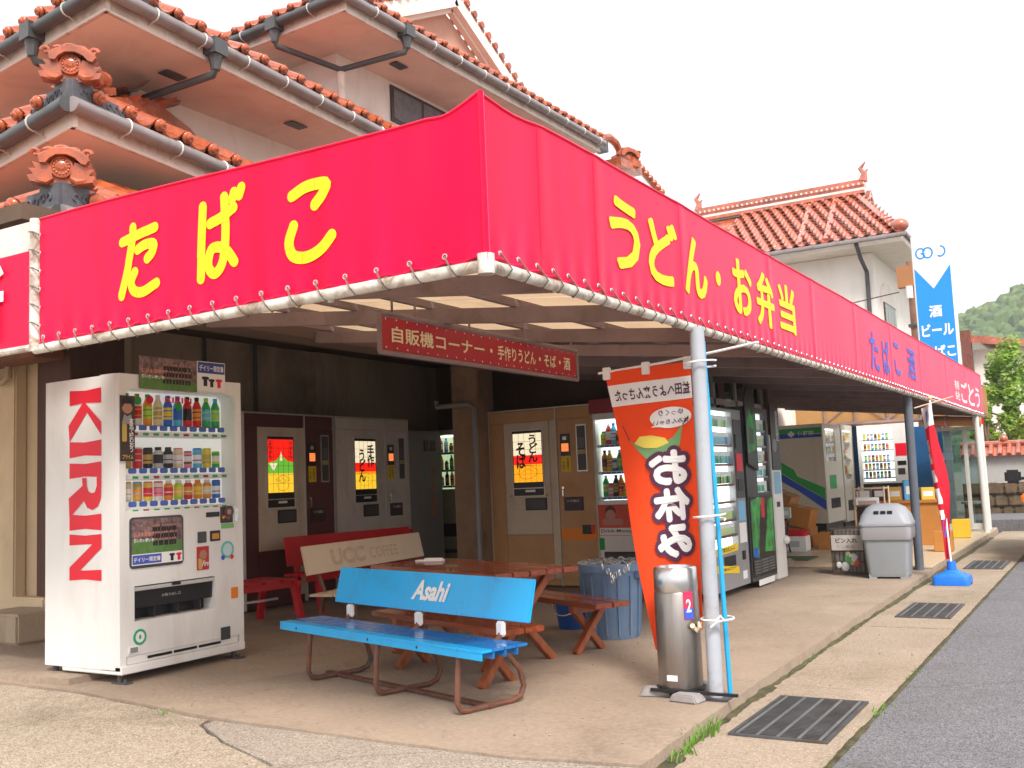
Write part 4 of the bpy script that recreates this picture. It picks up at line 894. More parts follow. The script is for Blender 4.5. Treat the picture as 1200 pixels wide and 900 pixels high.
    cl = bx('menu_column', ALU, t, 1.155, 1.285, -.014, -.002, 1.295, 1.825); bx('menu_window', DGREY, cl, 1.168, 1.272, -.017, -.014, 1.31, 1.81); bx('menu_card', solid(.4,.36,.12), cl, 1.175, 1.265, -.019, -.017, 1.49, 1.54); bx('menu_card', solid(.1,.12,.13), cl, 1.175, 1.265, -.019, -.017, 1.56, 1.68)
    cb = bx('change_box', mat('brown_black', (.04,.015,.015), .4), t, .97, 1.21, -.02, -.002, .86, 1.015, bevel=.004); text('つり銭口', (1.0,1.16,.955,.985), .021, INKW, cb)
    MB().cyl((.965,-.02,1.12),(.965,-.005,1.12),.016,n=10).build('lock', STEELB, t); bx('handle', STEELB, t, .958, .972, -.03, -.004, 1.03, 1.1)
    return t
n1_ = noodle('maroon noodle machine with a red and green lit picture, leftmost of the three', (-7.65,7.47,0), 90, BRN, BEI, BRN, 'green')
n2_ = noodle('pale grey noodle machine with white and red lit picture, beside the maroon one', (-7.65,8.89,0), 90, LGR, LGR, LGR, 'udon')
n3_ = noodle('orange-tan noodle machine with lit picture, standing right of the tan column', (-6.36,10.16,0), 0, TAN, BEI, TAN, 'soba')
bx('tape', INKO, n3_, .91, 1.36, -.005, -.0022, .53, .66); bx('cash_lock', BLACK, n3_, 1.19, 1.3, -.03, -.002, .60, .70, bevel=.004); bx('padlock', RED, n3_, 1.3, 1.33, -.03, -.005, .61, .7)
for x in (.28,.75): bx('tape', solid(.6,.3,.08), n3_, x-.02, x+.02, -.0185, -.0165, 1.03, 1.06)
MB().sphere((1.345,-.02,.62), .035, 8, 6).build('padlock', mat('orange_lock', (.6,.13,.03), .5), n1_); MB().sphere((1.36,-.02,.66), .03, 8, 6).build('padlock', RED, n2_)
# ---- generic drinks machine
def drinks(name, label, loc, rz, w, h, d, body, rows, win, bottles, h0=.06, panel=PANELC, slot=True, step=.085, me=None, sc=.95):
    t = thing(name, label, 'vending machine', loc, rz)
    x0, x1, z0, z1 = win
    open_front(t, body, w, h0, h, d, win)
    bx('display_back', panel, t, x0, x1, .15, .158, z0, z1)
    bx('display_pane', GLASS, t, x0+.001, x1-.001, .012, .015, z0+.001, z1-.001)
    bx('lamp_tube', TUBE, t, x0+.02, x1-.02, .02, .034, z1-.03, z1-.012)
    for k, z in enumerate(rows):
        sh = bx('shelf', WHITE, t, x0+.005, x1-.005, .03, .148, z-.03, z); n = int((x1-x0-.06)/step)
        bb = MB()
        for i in range(n): bb.box(x0+.06+i*step-.02,x0+.06+i*step+.03,.024,.0295,z-.026,z-.006)
        tag(bb.build('price_buttons', BTN, sh), kind='stuff')
        for i in range(n):
            c = bottles[(i+k*3) % len(bottles)]; m_ = (BOT if (i+k) % 3 else BCAN) if me is None else me
            stock(t, m_, x0+.06+i*step, .09, z+.001, [C[q] for q in c], sc, 'sample_bottle')
    return t
MIX = [('lime','yellow','green'),('red','white','white'),('sky','white','blue'),('amber','brown','black'),('yellow','orange','white'),('blue','white','white'),('green','lime','white'),('pink','white','red'),('black','gold','black'),('orange','red','white')]
dv = drinks('drinks_vending_machine', 'brightly lit drinks machine with red header, half hidden behind the orange banner', (-5.03,10.17,0), 0, .98, 2.0, .75, WHITE, (1.58,1.28,1.0), (.06,.92,.96,1.86), MIX, step=.062, sc=1.15)
bx('header', mat('dark_red_header', (.30,.008,.03), .4), dv, .0, .98, -.02, .1, 1.93, 2.09, bevel=.004)
ad_ = bx('poster', solid(.7,.08,.03), dv, .05, .93, -.008, -.002, .575, .915); flat('print', [disc(.2,.8,.06,16)], .0085, solid(.55,.28,.2), ad_); flat('print', [disc(.2,.84,.065,16)], .0083, solid(.1,.02,.02), ad_); flat('print', [[(.06,.58),(.92,.58),(.92,.66),(.06,.66)]], .0084, INKW, ad_); text('Drink Message', (.08,.5,.60,.645), .009, INKB, ad_, bold=.01); flat('print', [rrect(.1,.35,.69,.76,.02)], .0087, solid(.6,.25,.2), ad_)
for k, x in enumerate((.02,.1,.18)): pass
bx('green_sticker', INKG, dv, .04, .11, -.004, -.001, .42, .55); sl_ = bx('dispensing_slot', BLACK, dv, .1, .85, -.004, .02, .17, .4, bevel=.004); bx('slot_flap', DGREY, sl_, .12, .83, -.008, -.004, .22, .38)
bx('kick_panel', ALUP, dv, .01, .97, -.002, .1, .0, .058)
# machine glowing in the nook behind the column
gm = drinks('drinks_vending_machine', 'old drinks machine with dim lit display in the dark nook behind the column', (-8.3,11.55,0), 0, .95, 1.97, .7, mat('ivory_enamel', (.52,.48,.36), .4, var=.06), (1.66,1.42,1.2), (.06,.8,1.15,1.9), MIX, panel=mat('dim_green_panel', (.5,.55,.4), .6, emit=.22, ecol=(.8,1,.6)))
bx('dispensing_slot', BLACK, gm, .05, .8, -.004, .01, .5, .68, bevel=.004); bx('coin_panel', DGREY, gm, .5, .6, -.006, -.001, .98, 1.05); bx('lower_grille', DGREY, gm, .05, .9, -.004, .0, .28, .33)
gc = thing('grey_cabinet', 'grey machine cabinet with orange script down its side beside the pale noodle machine', 'cabinet', (-7.72,10.36,0), 90)
MB().box(0,.75,0,.7,.05,1.92).build('body', mat('grey_green_enamel', (.26,.25,.235), .45, var=.1, vs=2), gc, bevel=.01); bx('plinth', BLACK, gc, .02, .73, .02, .68, 0, .05)
text('Glory Mate', (.44,.62,.80,1.45), .003, mat('orange_script', (.6,.24,.05), .5), gc, turn=1, shear=.3, bold=.01); bx('handle_plate', BRN, gc, .35, .45, -.006, -.001, 1.66, 1.8); bx('handle_plate', BRN, gc, .5, .6, -.006, -.001, 1.66, 1.8)
# ---- cigarette machines
PCK = [solid(.8,.82,.82), solid(.1,.45,.2), solid(.05,.25,.55), solid(.55,.75,.35), solid(.75,.72,.4), solid(.3,.6,.7), solid(.05,.05,.06), solid(.6,.1,.08)]
def packs(t, x0, x1, z, y, n, hh, seed, pal):
    random.seed(seed); b = MB(); st = (x1-x0)/n
    for i in range(n):
        b.cm = random.choice(pal); a = x0+i*st+.004
        b.box(a, a+st-.01, y, y+.02, z, z+hh*.62)
        b.cm = 0; b.box(a, a+st-.01, y, y+.02, z+hh*.625, z+hh)
    o = b.build('packs', PCK, t); return tag(o, kind='stuff')
SIL = mat('silver_grey_enamel', (.33,.33,.345), .4, .2, var=.06)
PANW = mat('bright_pack_panel', (.85,.88,.85), .6, emit=1.3, ecol=(.92,1,.97))
ca = thing('cigarette_machine', 'silver cigarette machine with eight lit rows of packs behind the post', 'vending machine', (-3.31,9.17,0), 90)
open_front(ca, SIL, 1.04, .08, 1.85, .48, (.02,.74,.47,1.82), rec=.08)
bx('display_back', PANW, ca, .02, .74, .066, .078, .47, 1.82); bx('display_pane', GLASS, ca, .021, .739, .006, .009, .471, 1.819)
zz = (1.66,1.49,1.30,1.10,.93,.75,.60,.475)
for i, z in enumerate(zz):
    if i: bx('shelf', mat('brown_shelf', (.2,.07,.06), .5), ca, .02, .74, .012, .064, z-.022+.16*0, z)
    top = (1.82,)+zz; hh = min(.12, top[i]-z-.045)
    if i not in (4,7): packs(ca, .03, .73, z+.004, .03, 16, hh, 40+i, [[0,3,1],[2,5,5],[1,2,5],[6,4,1],[0],[3,4,1],[3,5,4],[0]][i])
bx('control_strip', DGREY, ca, .77, 1.02, -.006, -.001, .95, 1.75, bevel=.004); bx('card_reader', BLACK, ca, .8, .98, -.014, -.006, 1.45, 1.6, bevel=.004); bx('red_panel', INKR, ca, .8, .98, -.012, -.006, 1.22, 1.4); bx('bill_slot', BLACK, ca, .82, .97, -.012, -.006, 1.02, 1.14)
bx('notice', solid(.2,.5,.75), ca, .79, 1.0, -.004, -.001, .72, .92); bx('notice', INKW, ca, .79, 1.0, -.004, -.001, .5, .7)
for k, (z, dz) in enumerate(((.42,.02),(.27,-.06))):
    yt = MB().prism([(.06,z+dz*0+.0),(.7,z+dz),(.7,z+dz+.07),(.06,z+.07)], -.005, -.001).build('yellow_tape', YEL, ca); text('年齢 確認 たばこカード', (.12,.6,z+.02+dz*.4,z+.055+dz*.5), .006, INKB, yt, bold=.02)
bx('dispensing_tray', BLACK, ca, .28, .62, -.004, .0, .30, .40, bevel=.003); bx('coin_return', BLACK, ca, .83, .93, -.006, -.001, .33, .42, bevel=.003); bx('label', INKW, ca, .82, .95, -.003, -.001, .14, .22)
cb_ = thing('cigarette_machine', 'black cigarette machine with green poster and grey pack rows', 'vending machine', (-3.30,10.26,0), 90)
open_front(cb_, DGREY, .86, .08, 1.9, .5, (.36,.8,.98,1.84), rec=.08)
bx('display_back', mat('dim_pack_panel', (.8,.82,.82), .6, emit=.45, ecol=(.95,1,1)), cb_, .36, .8, .066, .078, .98, 1.84)
for i, z in enumerate((1.66,1.49,1.32,1.16,.99)):
    bx('shelf', SIL, cb_, .36, .8, .012, .064, z-.02, z); packs(cb_, .37, .79, z+.004, .03, 9, .11, 60+i, [0,0,3,5,7] if i < 3 else [0,5,1])
GBP = mat('green_black_print', (.035,.22,.05), .45, var=1.6, vs=7)
po = MB().prism([(.0,1.3),(.34,1.22),(.34,1.95),(.30,2.1),(.12,2.12),(.0,1.98)], -.03, -.012).build('poster', BLACK, cb_)
flat('print', [[(.02,1.4),(.3,1.45),(.31,1.85),(.2,1.8),(.12,1.9),(.02,1.7)]], .0306, GBP, po); flat('print', [[(.06,1.5),(.22,1.5),(.25,1.66),(.1,1.68)]], .0312, BLACK, po)
bp = bx('lower_poster', BLACK, cb_, .03, .84, -.008, -.002, .12, .95)
flat('print', [[(.05,.34),(.25,.3),(.3,.6),(.5,.93),(.3,.94),(.05,.9)],[(.45,.36),(.8,.34),(.82,.93),(.65,.9),(.55,.6)]], .0086, GBP, bp); flat('print', [[(.3,.62),(.5,.55),(.62,.75),(.55,.92),(.38,.85)]], .0092, BLACK, bp); flat('print', [rrect(.4,.52,.72,.93,.02)], .0096, solid(.6,.03,.03), bp)
for i in range(5): text('喫煙は心筋梗塞の危険性', (.08,.78,.15+i*.03,.168+i*.03), .0088, solid(.4,.4,.4), bp)
bx('blue_label', INKBL, bp, .07, .2, -.0125, -.0085, .32, .42); bx('white_label', INKW, cb_, .2, .75, -.004, .0, .02, .08)
cc = thing('narrow_machine', 'narrow white dispenser with dark poster at the end of the cigarette machines', 'dispenser', (-3.34,11.32,0), 90)
bx('body', WHITE, cc, 0, .36, .0, .45, .0, 1.62, bevel=.008); bx('upper_poster', BLACK, cc, .01, .34, -.012, -.002, 1.22, 1.98); text('季節限定', (.2,.3,1.55,1.9), .0135, INKW, cc, vertical=True); flat('print', [disc(.12,1.5,.08,14)], .0135, GREY, cc)
bx('notice', solid(.25,.5,.7), cc, .05, .3, -.004, -.001, .95, 1.2); bx('slot', BLACK, cc, .1, .22, -.004, -.001, .8, .86); MB().sphere((.3,-.02,.42), .05, 8, 6).build('lock_cover', WHITE, cc, smooth=True)
# ---- tea-brand machines inside the shop
IV = mat('ivory_white_enamel', (.66,.61,.52), .38, var=.04, vs=2)
i1 = drinks('drinks_vending_machine', 'cream tea vending machine with green and blue stripe on its side', (-4.46,18.35,.0), 90, 1.35, 2.03, .8, IV, (1.7,1.45), (.2,.9,1.35,1.95), MIX, h0=.25, step=.12, panel=PANEL)
fs_ = lambda u, v, n: (-n, u, v)
flat('stripe', [[(.02,1.86),(.79,1.86),(.79,1.965),(.02,1.965)]], .003, solid(.03,.4,.12), i1, face=fs_); flat('stripe', [[(.02,1.79),(.79,1.79),(.79,1.875),(.02,1.84)]], .0036, solid(.03,.08,.5), i1, face=fs_)
# lettering reads from the back towards the front edge on this side
def side_text(s, y0, y1, z0, z1, m, par): return text(s, (0,1,z0,z1), 0, m, par, warp=lambda u, v, n: (-.005, y1-(y1-y0)*u, v), bold=.02)
side_text('伊藤園', .16, .44, 1.83, 1.91, INKW, i1)
for k in range(4): flat('stripe', [disc(.56+(.035 if k % 2 else -.035)*(1 if k < 2 else 0)+(0), 1.865+(.03 if k == 2 else (-.03 if k == 3 else 0)), .027, 12)], .0045+.0002*k, INKW, i1, face=fs_)
flat('stripe', [[(.8,1.18),(.8,1.38),(.55,1.22),(.5,1.1),(.02,.88),(.02,.68),(.5,.98)]], .003, solid(.03,.42,.08), i1, face=fs_); flat('stripe', [[(.8,1.02),(.8,1.17),(.5,.97),(.02,.67),(.02,.48),(.5,.84)]], .003, solid(.03,.1,.55), i1, face=fs_)
bx('plinth', BLACK, i1, .03, 1.32, .05, .75, .02, .249); bx('poster', INKG, i1, .3, .8, -.004, -.001, .85, 1.1); bx('dispensing_slot', BLACK, i1, .3, 1.0, -.004, .0, .5, .68)
i2 = drinks('drinks_vending_machine', 'cream drinks machine with tall glass display beyond the tea machine', (-4.46,19.78,.0), 90, .95, 2.05, .8, IV, (1.72,1.4,1.1), (.12,.85,1.0,1.95), MIX, h0=.2, step=.13, panel=PANEL)
bx('dispensing_slot', BLACK, i2, .2, .8, -.004, .0, .4, .6); bx('plinth', BLACK, i2, .03, .92, .05, .75, .02, .199)
fv = drinks('drinks_vending_machine', 'white drinks machine with four lit shelves against the blue end wall', (-4.32,20.5,.03), 0, .95, 2.0, .7, WHITE, (1.72,1.52,1.30,1.14,.98), (.06,.66,.9,1.94), MIX, step=.07, panel=PANELC, me=CAN, sc=.9)
bx('red_panel', INKR, fv, .7, .9, -.006, -.001, 1.38, 1.62); bx('coin_slot', BLACK, fv, .72, .88, -.006, -.001, 1.2, 1.28); bx('card_reader', DGREY, fv, .72, .85, -.006, -.001, 1.02, 1.14); bx('black_poster', BLACK, fv, .06, .9, -.006, -.001, .5, .86); text('ビール発泡酒', (.2,.6,.72,.78), .0065, INKW, fv); bx('blue_print', INKBL, fv, .7, .88, -.009, -.006, .52, .8)
# ================================================================ benches and tables
BLUEB = mat('bright_blue_paint', (.01,.42,.86), .28, var=.06, vs=3, dirt=(.05,.17,.38), da=.35, ds=5)
BLUES = mat('worn_blue_seat', (.012,.20,.58), .2, var=.15, vs=4, dirt=(.03,.07,.16), da=.5, ds=3)
RUST = mat('rusty_tube', (.17,.07,.045), .6, .3, var=.3, vs=10, dirt=(.05,.22,.2), da=.35, ds=6)
WOODR = mat('red_brown_varnished_wood', (.30,.06,.02), .24, var=.4, vs=5, bump=.15, bs=20, stretch=(.35,6,6), coat=.5)
WOODL = mat('varnished_leg_wood', (.33,.085,.028), .4, var=.35, vs=6, stretch=(5,5,.5), coat=.2)
bb = thing('blue_bench', 'bright blue bench with white brand lettering on its backrest, rusty loop legs', 'bench', (-3.83,4.73,0), -17.5); bb.scale = (.97,1.06,1.1)
BL = 2.14
ss = MB()
for k in range(4):
    y0 = -.03+k*.077
    o_ = MB(); o_.box(-BL/2,BL/2,y0,y0+.074,.308,.322); o_.box(-BL/2,BL/2,y0,y0+.01,.275,.308); o_.build('seat_slat', BLUES if k else BLUEB, bb, bevel=.003)
for x in (-.85,.0,.5): MB().cyl((x,-.0315,.295),(x,-.029,.295),.008,n=8).build('bolt', BLACK, bb)
bk = MB().prism([(.30,.41),(.318,.408),(.372,.612),(.354,.616)], -BL/2+.12, BL/2-.02, 'x').build('backrest', BLUEB, bb, bevel=.004)
def bwarp(u, v, d): t = (v-.41)/.205; return (u, .30+.054*t-d, v)
text('Asahi', (-.06,.32,.468,.575), .004, INKW, bb, warp=bwarp, bold=.035, shear=.35)
for x in (-.72,.06,.84):
    br = MB().tube([(x,.20,.29),(x,.27,.33),(x,.325,.42),(x,.36,.53)], .016, 8).build('back_support', RUST, bb, smooth=True)
    cp = MB(); cp.box(x-.03,x+.03,.268,.298,.335,.408); cp.build('support_cover', WHITE, bb, bevel=.008)
    pts = [(x,-.0,.275),(x,-.01,.2),(x,-.02,.06),(x,-.0,.025),(x,.04,.014),(x,.34,.014),(x,.40,.03),(x,.425,.075),(x,.40,.16),(x,.33,.23),(x,.27,.275)]
    sm = []
    for i in range(len(pts)-1):
        for t in (0,.5): sm.append(tuple(a+(b_-a)*t for a, b_ in zip(pts[i],pts[i+1])))
    sm.append(pts[-1]); MB().tube(sm, .0155, 8).build('leg', RUST, bb, smooth=True)
MB().box(-.86,.86,.17,.21,.005,.022).build('stretcher', RUST, bb, bevel=.003)
# picnic table
tb = thing('picnic_table', 'red-brown varnished wooden table with crossed legs behind the blue bench', 'table', (-4.01,6.05,0), -22)
for k in range(5): MB().box(-.8,.8,-.345+k*.139,-.21+k*.139,.595,.63).build('plank', WOODR, tb, bevel=.006)
for sx in (-.56,.56):
    bx('cleat', WOODL, tb, sx-.03, sx+.03, -.3, .3, .535, .594)
    for s in (-1,1):
        MB().beam((sx+.036*s,-.31*s,.0),(sx+.036*s,.22*s,.56),.05,.065,up=(1,0,0)).build('leg', WOODL, tb, bevel=.004)
MB().beam((-.52,0,.3),(-.15,0,.58),.05,.06).build('brace', WOODL, tb); MB().beam((.52,0,.3),(.15,0,.58),.05,.06).build('brace', WOODL, tb); MB().beam((-.6,0,.28),(.6,0,.28),.05,.07).build('stretcher', WOODL, tb)
def picnic_bench(label, loc, rz, L=1.75, h=.36, wd=.3):
    t = thing('picnic_bench', label, 'bench', loc, rz, 'wooden benches of the picnic table')
    for k in range(2): MB().box(-L/2,L/2,-wd/2+k*wd/2+.004,k*wd/2-.004,h-.035,h).build('plank', WOODR, t, bevel=.005)
    for sx in (-L/2+.3,L/2-.3):
        bx('cleat', WOODL, t, sx-.03, sx+.03, -wd/2+.01, wd/2-.01, h-.085, h-.036)
        for s in (-1,1): MB().beam((sx+.034*s,-.14*s,0),(sx+.034*s,.1*s,h-.06),.045,.058,up=(1,0,0)).build('leg', WOODL, t, bevel=.004)
picnic_bench('wooden picnic bench in front of the blue-grey rubbish tub, right of the table', (-3.80,6.72,0), -27, 1.75)
picnic_bench('wooden picnic bench half hidden right behind the blue bench', (-3.74,5.42,0), -22, 1.55)
pk = thing('paper_scrap', 'small white crumpled wrapper lying on the wooden table', 'wrapper', (-4.55,6.34,.631), 10)
MB().box(-.11,.11,-.04,.04,0,.012).build('sheet', INKW, pk, bevel=.004); MB().box(-.04,.1,-.02,.03,.012,.024).build('fold', INKW, pk, bevel=.004)
# cream bench with faded print
CRB = mat('faded_cream_board', (.70,.56,.41), .6, var=.06, vs=2, dirt=(.5,.36,.24), da=.4, ds=3)
uc = thing('cream_bench', 'cream bench with faded print on its backrest, in front of the red bench', 'bench', (-5.98,7.42,0), 96.5)
MB().prism([(.0,.50),(.02,.497),(.075,.735),(.055,.74)], -1.0, .98, 'x').build('backrest', CRB, uc, bevel=.004)
FAD = mat('faded_print', (.58,.42,.31), .7, var=.15, vs=20)
uwarp = lambda u, v, d: (u, .0+.055*(v-.5)/.24-d, v)
text('UCC', (-.62,-.08,.545,.69), .003, FAD, uc, warp=uwarp, bold=.05); text('COFFEE', (-.0,.5,.56,.66), .003, FAD, uc, warp=uwarp, bold=.01)
for k in range(3): bx('seat_slat', CRB, uc, -1.0, .98, -.36+k*.12, -.25+k*.12, .325, .345, bevel=.003)
for x in (-.78,.75):
    MB().tube([(x,.09,.7),(x,.03,.45),(x,-.02,.33),(x,-.3,.31)], .018, 8).build('back_support', RUST, uc, smooth=True)
    MB().tube([(x,-.3,.31),(x,-.33,.04),(x,-.28,.015),(x,.02,.015),(x,.06,.05),(x,.0,.32)], .018, 8).build('leg', RUST, uc, smooth=True)
REDB = mat('glossy_red_bench', (.55,.008,.015), .35, var=.12, vs=4)
rb = thing('red_bench', 'long red bench with a red backrest before the noodle machines', 'bench', (-7.0,8.5,0), 84)
MB().prism([(.10,.46),(.12,.457),(.165,.745),(.145,.75)], -.92, .92, 'x').build('backrest', REDB, rb, bevel=.004)
for k in range(3): bx('seat_slat', REDB, rb, -1.0, .95, -.26+k*.115, -.16+k*.115, .37, .395, bevel=.003)
for x in (-.8,.75):
    MB().beam((x,-.25,.0),(x,-.2,.37),.05,.05).build('leg', REDB, rb); MB().beam((x,.12,.0),(x,.09,.37),.05,.05).build('leg', REDB, rb); MB().beam((x,.09,.37),(x,.175,.73),.04,.04).build('back_support', REDB, rb)
bx('rail', REDB, rb, -.95, .9, -.24, -.2, .32, .368)
rs = thing('red_slatted_bench', 'low red slatted bench without backrest right behind the white machine', 'bench', (-6.92,6.75,0), 84)
for k in range(6): bx('seat_slat', REDB, rs, -.8+k*.21, -.64+k*.21, -.24, .24, .375, .4, bevel=.003)
bx('rail', REDB, rs, -.82, .47, -.22, -.17, .32, .374); bx('rail', REDB, rs, -.82, .47, .17, .22, .32, .374)
for x in (-.7,.38):
    for y in (-.3,.3): MB().beam((x+.02,y,0),(x,y*.7,.372),.055,.055).build('leg', REDB, rs)
bx('stretcher', ALU, rs, -.68, .36, -.02, .02, .2, .22)
# ================================================================ ashtray, bins, banner
ac = thing('standing_ashtray', 'tall stainless steel cylinder ashtray at the foot of the front post', 'ashtray', (-2.16,5.34,0))
MB().lathe([(.118,.05),(.122,.06),(.122,.56),(.119,.565)], 28).build('body', STEEL, ac, smooth=True)
MB().lathe([(.119,.566),(.121,.57),(.121,.69),(.112,.7),(.1,.7),(.095,.675),(.02,.665)], 28).build('head', STEELB, ac, smooth=True)
MB().lathe([(.13,.03),(.135,.035),(.135,.05),(.117,.052)], 24).build('base_ring', BLACK, ac, smooth=True)
MB().box(-.13,.36,-.13,-.11,.035,.05).build('base_bar', BLACK, ac)
STN = mat('grey_foot_stone', (.30,.27,.27), .9, var=.15, vs=8)
for (x, y, a) in ((-.13,-.06,20),(.09,-.15,-10),(.05,.12,40)):
    o_ = MB().prism([(-.09,0),(.09,0),(.07,.045),(-.06,.045)], -.055, .055).build('foot_stone', STN, ac, bevel=.008); o_.location = (x,y,0); o_.rotation_euler = (0,0,R(a))
lb_ = MB().box(-.02,.035,-.002,.002,.42,.57).build('brand_label', solid(.55,.03,.1), ac); lb_.location = (.092,-.082,0); lb_.rotation_euler = (0,0,R(48))
l2 = MB().box(-.018,.033,-.003,.0021,.425,.48).build('brand_label', INKBL, ac); l2.location = (.0935,-.0835,0); l2.rotation_euler = (0,0,R(48))
l3 = text('2', (-.008,.022,.46,.53), .004, INKW, ac, bold=.02); l3.location = (.094,-.084,0); l3.rotation_euler = (0,0,R(48))
l4 = bx('maker_plate', INKW, ac, -.03, .03, -.1245, -.1225, .095, .125)
MB().tube([(.12,.0,.385),(.14,-.03,.395),(.15,-.06,.375),(.13,-.05,.36),(.11,-.06,.375),(.12,-.09,.39)], .014, 7).build('latch', mat('cream_clip', (.6,.5,.36), .5), ac, smooth=True)
bn = thing('upright_banner', 'tall orange-red cloth banner with mirrored white lettering hanging beside the front post', 'banner', (-1.955,5.53,0))
BAN = mat('orange_red_cloth', (.95,.075,.01), .75, var=.05, vs=3, trans=.3); BANW = mat('white_cloth_print', (.80,.79,.80), .75); BANP = mat('purple_print', (.085,.02,.06), .75)
def bw(u, v, d=0):
    # u 0..1 from the outer (left) edge to the pole, v 0..1 bottom to top
    top = 1.0-v
    left = -.68+.245*top+.012*math.sin(top*7)
    x = left*(1-u)+(-.128-.005*top)*u
    z = .33+(1.865-.33)*v-.13*(1-u)*top**2-.02*(1-u)*(1-top)
    y = .03-.035*math.sin(u*5.0+top*2.0)*(.25+.75*top)
    return (x, y-d, z)
cl = MB().grid(lambda u, v: bw(u,v), 36, 70).build('cloth', BAN, bn, smooth=True)
def bl(rect_u, fn): pass
bwp = lambda u, v, d: bw(u, v, d)
def banded(name, u0, u1, v0, v1, d, m, nu=18, nv=6):
    return MB().grid(lambda a, b_: bw(u0+(u1-u0)*a, v0+(v1-v0)*b_, d), nu, nv).build(name, m, cl, smooth=True)
banded('print', 0.0, 1.0, .86, .945, .003, BANW, 24, 4)
text('益田へよう来んさった', (.07,.98,.878,.925), .006, BANP, cl, mirror=True, bold=.02, warp=bwp)
# hammock and speech bubble
ham = [(.16,.725),(.3,.695),(.5,.69),(.72,.72),(.86,.765),(.8,.69),(.68,.645),(.5,.63),(.36,.645),(.26,.68)]
def sub(poly, k=3):
    o = []
    for i in range(len(poly)):
        a, b_ = poly[i], poly[(i+1) % len(poly)]
        for t in range(k): o.append((a[0]+(b_[0]-a[0])*t/k, a[1]+(b_[1]-a[1])*t/k))
    return o
flat('print', [sub(ham)], .006, mat('hammock_green', (.16,.33,.14), .75), cl, warp=bwp)
flat('print', [sub([(.22,.71),(.34,.69),(.5,.685),(.66,.70),(.62,.72),(.45,.735),(.3,.735)])], .0075, mat('cushion_yellow', (.75,.6,.1), .75), cl, warp=bwp)
strokes('print', [[(.1,.78),(.16,.725)],[(.86,.765),(.94,.79)]], .008, (0,1,0,1), .0085, BANP, cl, warp=bwp)
flat('print', [[(.72+.26*math.cos(a*.2618),.795+.04*math.sin(a*.2618)) for a in range(24)]], .007, BANW, cl, warp=bwp); flat('print', [[(.55,.775),(.46,.765),(.58,.762)]], .0072, BANW, cl, warp=bwp)
text('ゆっくり', (.58,.88,.803,.825), .013, BANP, cl, mirror=True, warp=bwp, bold=.01); text('休みんちゃい', (.5,.95,.77,.79), .013, BANP, cl, mirror=True, warp=bwp, bold=.01)
for s, r_ in (('お',(.40,.86,.55,.665)),('休',(.40,.87,.415,.525)),('み',(.38,.86,.285,.39)),('処',(.40,.88,.06,.22))):
    text(s, r_, .010, BANP, cl, mirror=True, warp=bwp, fat=(.075,.024,16)); text(s, r_, .016, BANW, cl, mirror=True, warp=bwp, fat=(.022,.008,8))
MB().tube([(-.72,.03,1.845),(-.3,.03,1.87),(.05,.0,1.90),(.3,-.02,1.925)], .008, 6).build('cross_arm', WHITE, bn, smooth=True)
for u in (.03,.5,.97):
    c0 = Vector(bw(u,1)); MB().box(c0.x-.025,c0.x+.025,c0.y-.012,c0.y+.012,c0.z-.045,c0.z+.03).build('loop', BANW, bn, bevel=.004)
MB().tube([(.055,-.14,.0),(.04,-.13,.9),(.012,-.115,1.86),(.01,-.11,1.95)], .014, 8).build('pole', mat('sky_blue_pole', (.02,.36,.68), .4), bn, smooth=True)
for z in (.95,1.8): MB().tube([(.01+.085*math.cos(a*.6),-.175+.10*math.sin(a*.6),z+.003*a) for a in range(12)], .006, 5).build('tie', WHITE, bn, smooth=True)
MB().tube([(.025+.088*math.cos(a*.6),-.185+.1*math.sin(a*.6),.42) for a in range(11)], .006, 5, closed=True).build('tie', WHITE, bn, smooth=True)
MB().tube([(.05,-.285,.42),(.075,-.28,.445),(.095,-.27,.425),(.06,-.285,.415),(.02,-.285,.385)], .007, 5).build('tie', WHITE, bn, smooth=True)
tbn = thing('rubbish_tub', 'blue-grey plastic rubbish tub with a chain across its top', 'rubbish bin', (-3.41,7.12,0))
TUB = mat('blue_grey_plastic', (.13,.22,.36), .55, var=.12, vs=3, dirt=(.28,.27,.26), da=.45, ds=4)
MB().lathe([(.195,.0),(.2,.01),(.235,.5),(.25,.5),(.25,.55),(.24,.56),(.225,.55),(.22,.49),(.18,.06),(.02,.05)], 28).build('body', TUB, tbn, smooth=True)
for i in range(14):
    a = i*2*math.pi/14; MB().beam((.204*math.cos(a),.204*math.sin(a),.03),(.234*math.cos(a),.234*math.sin(a),.47),.012,.02).build('rib', TUB, tbn)
bx('handle', TUB, tbn, .22, .29, -.06, .06, .44, .5, bevel=.01); MB().lathe([(.01,.28),(.17,.30),(.21,.40),(.2,.42)], 16).build('rubbish_bag', BLACK, tbn, smooth=True)
ch = MB(); random.seed(3)
for k in range(9):
    y = -.2+k*.05; L_ = math.sqrt(max(.0,.245**2-y*y)); n_ = int(2*L_/.04)
    for i in range(n_):
        x = -L_+i*.04+.02; c = Vector((x,y+.012*math.sin(x*20+k),.562+.008*(i % 2)+.004*math.sin(k*3+i))); d = Vector((1,random.uniform(-.3,.3),0)).normalized(); s_ = Vector((0,0,1)) if i % 2 else d.cross(Vector((0,0,1)))
        ch.tube([c+d*.026*math.cos(a)+s_*.011*math.sin(a) for a in [j*math.pi/4 for j in range(8)]], .0045, 5, closed=True)
for i in range(9): 
    c = Vector((.06+.02*math.sin(i),-.252-.003*i,.55-.032*i if i < 3 else .47+.02*(i-4))) + Vector((.025*i,0,0)); ch.tube([c+Vector((.011*math.cos(a),0,.024*math.sin(a))) if i % 2 else c+Vector((0,.011*math.cos(a),.024*math.sin(a))) for a in [j*math.pi/4 for j in range(8)]], .0045, 5, closed=True)
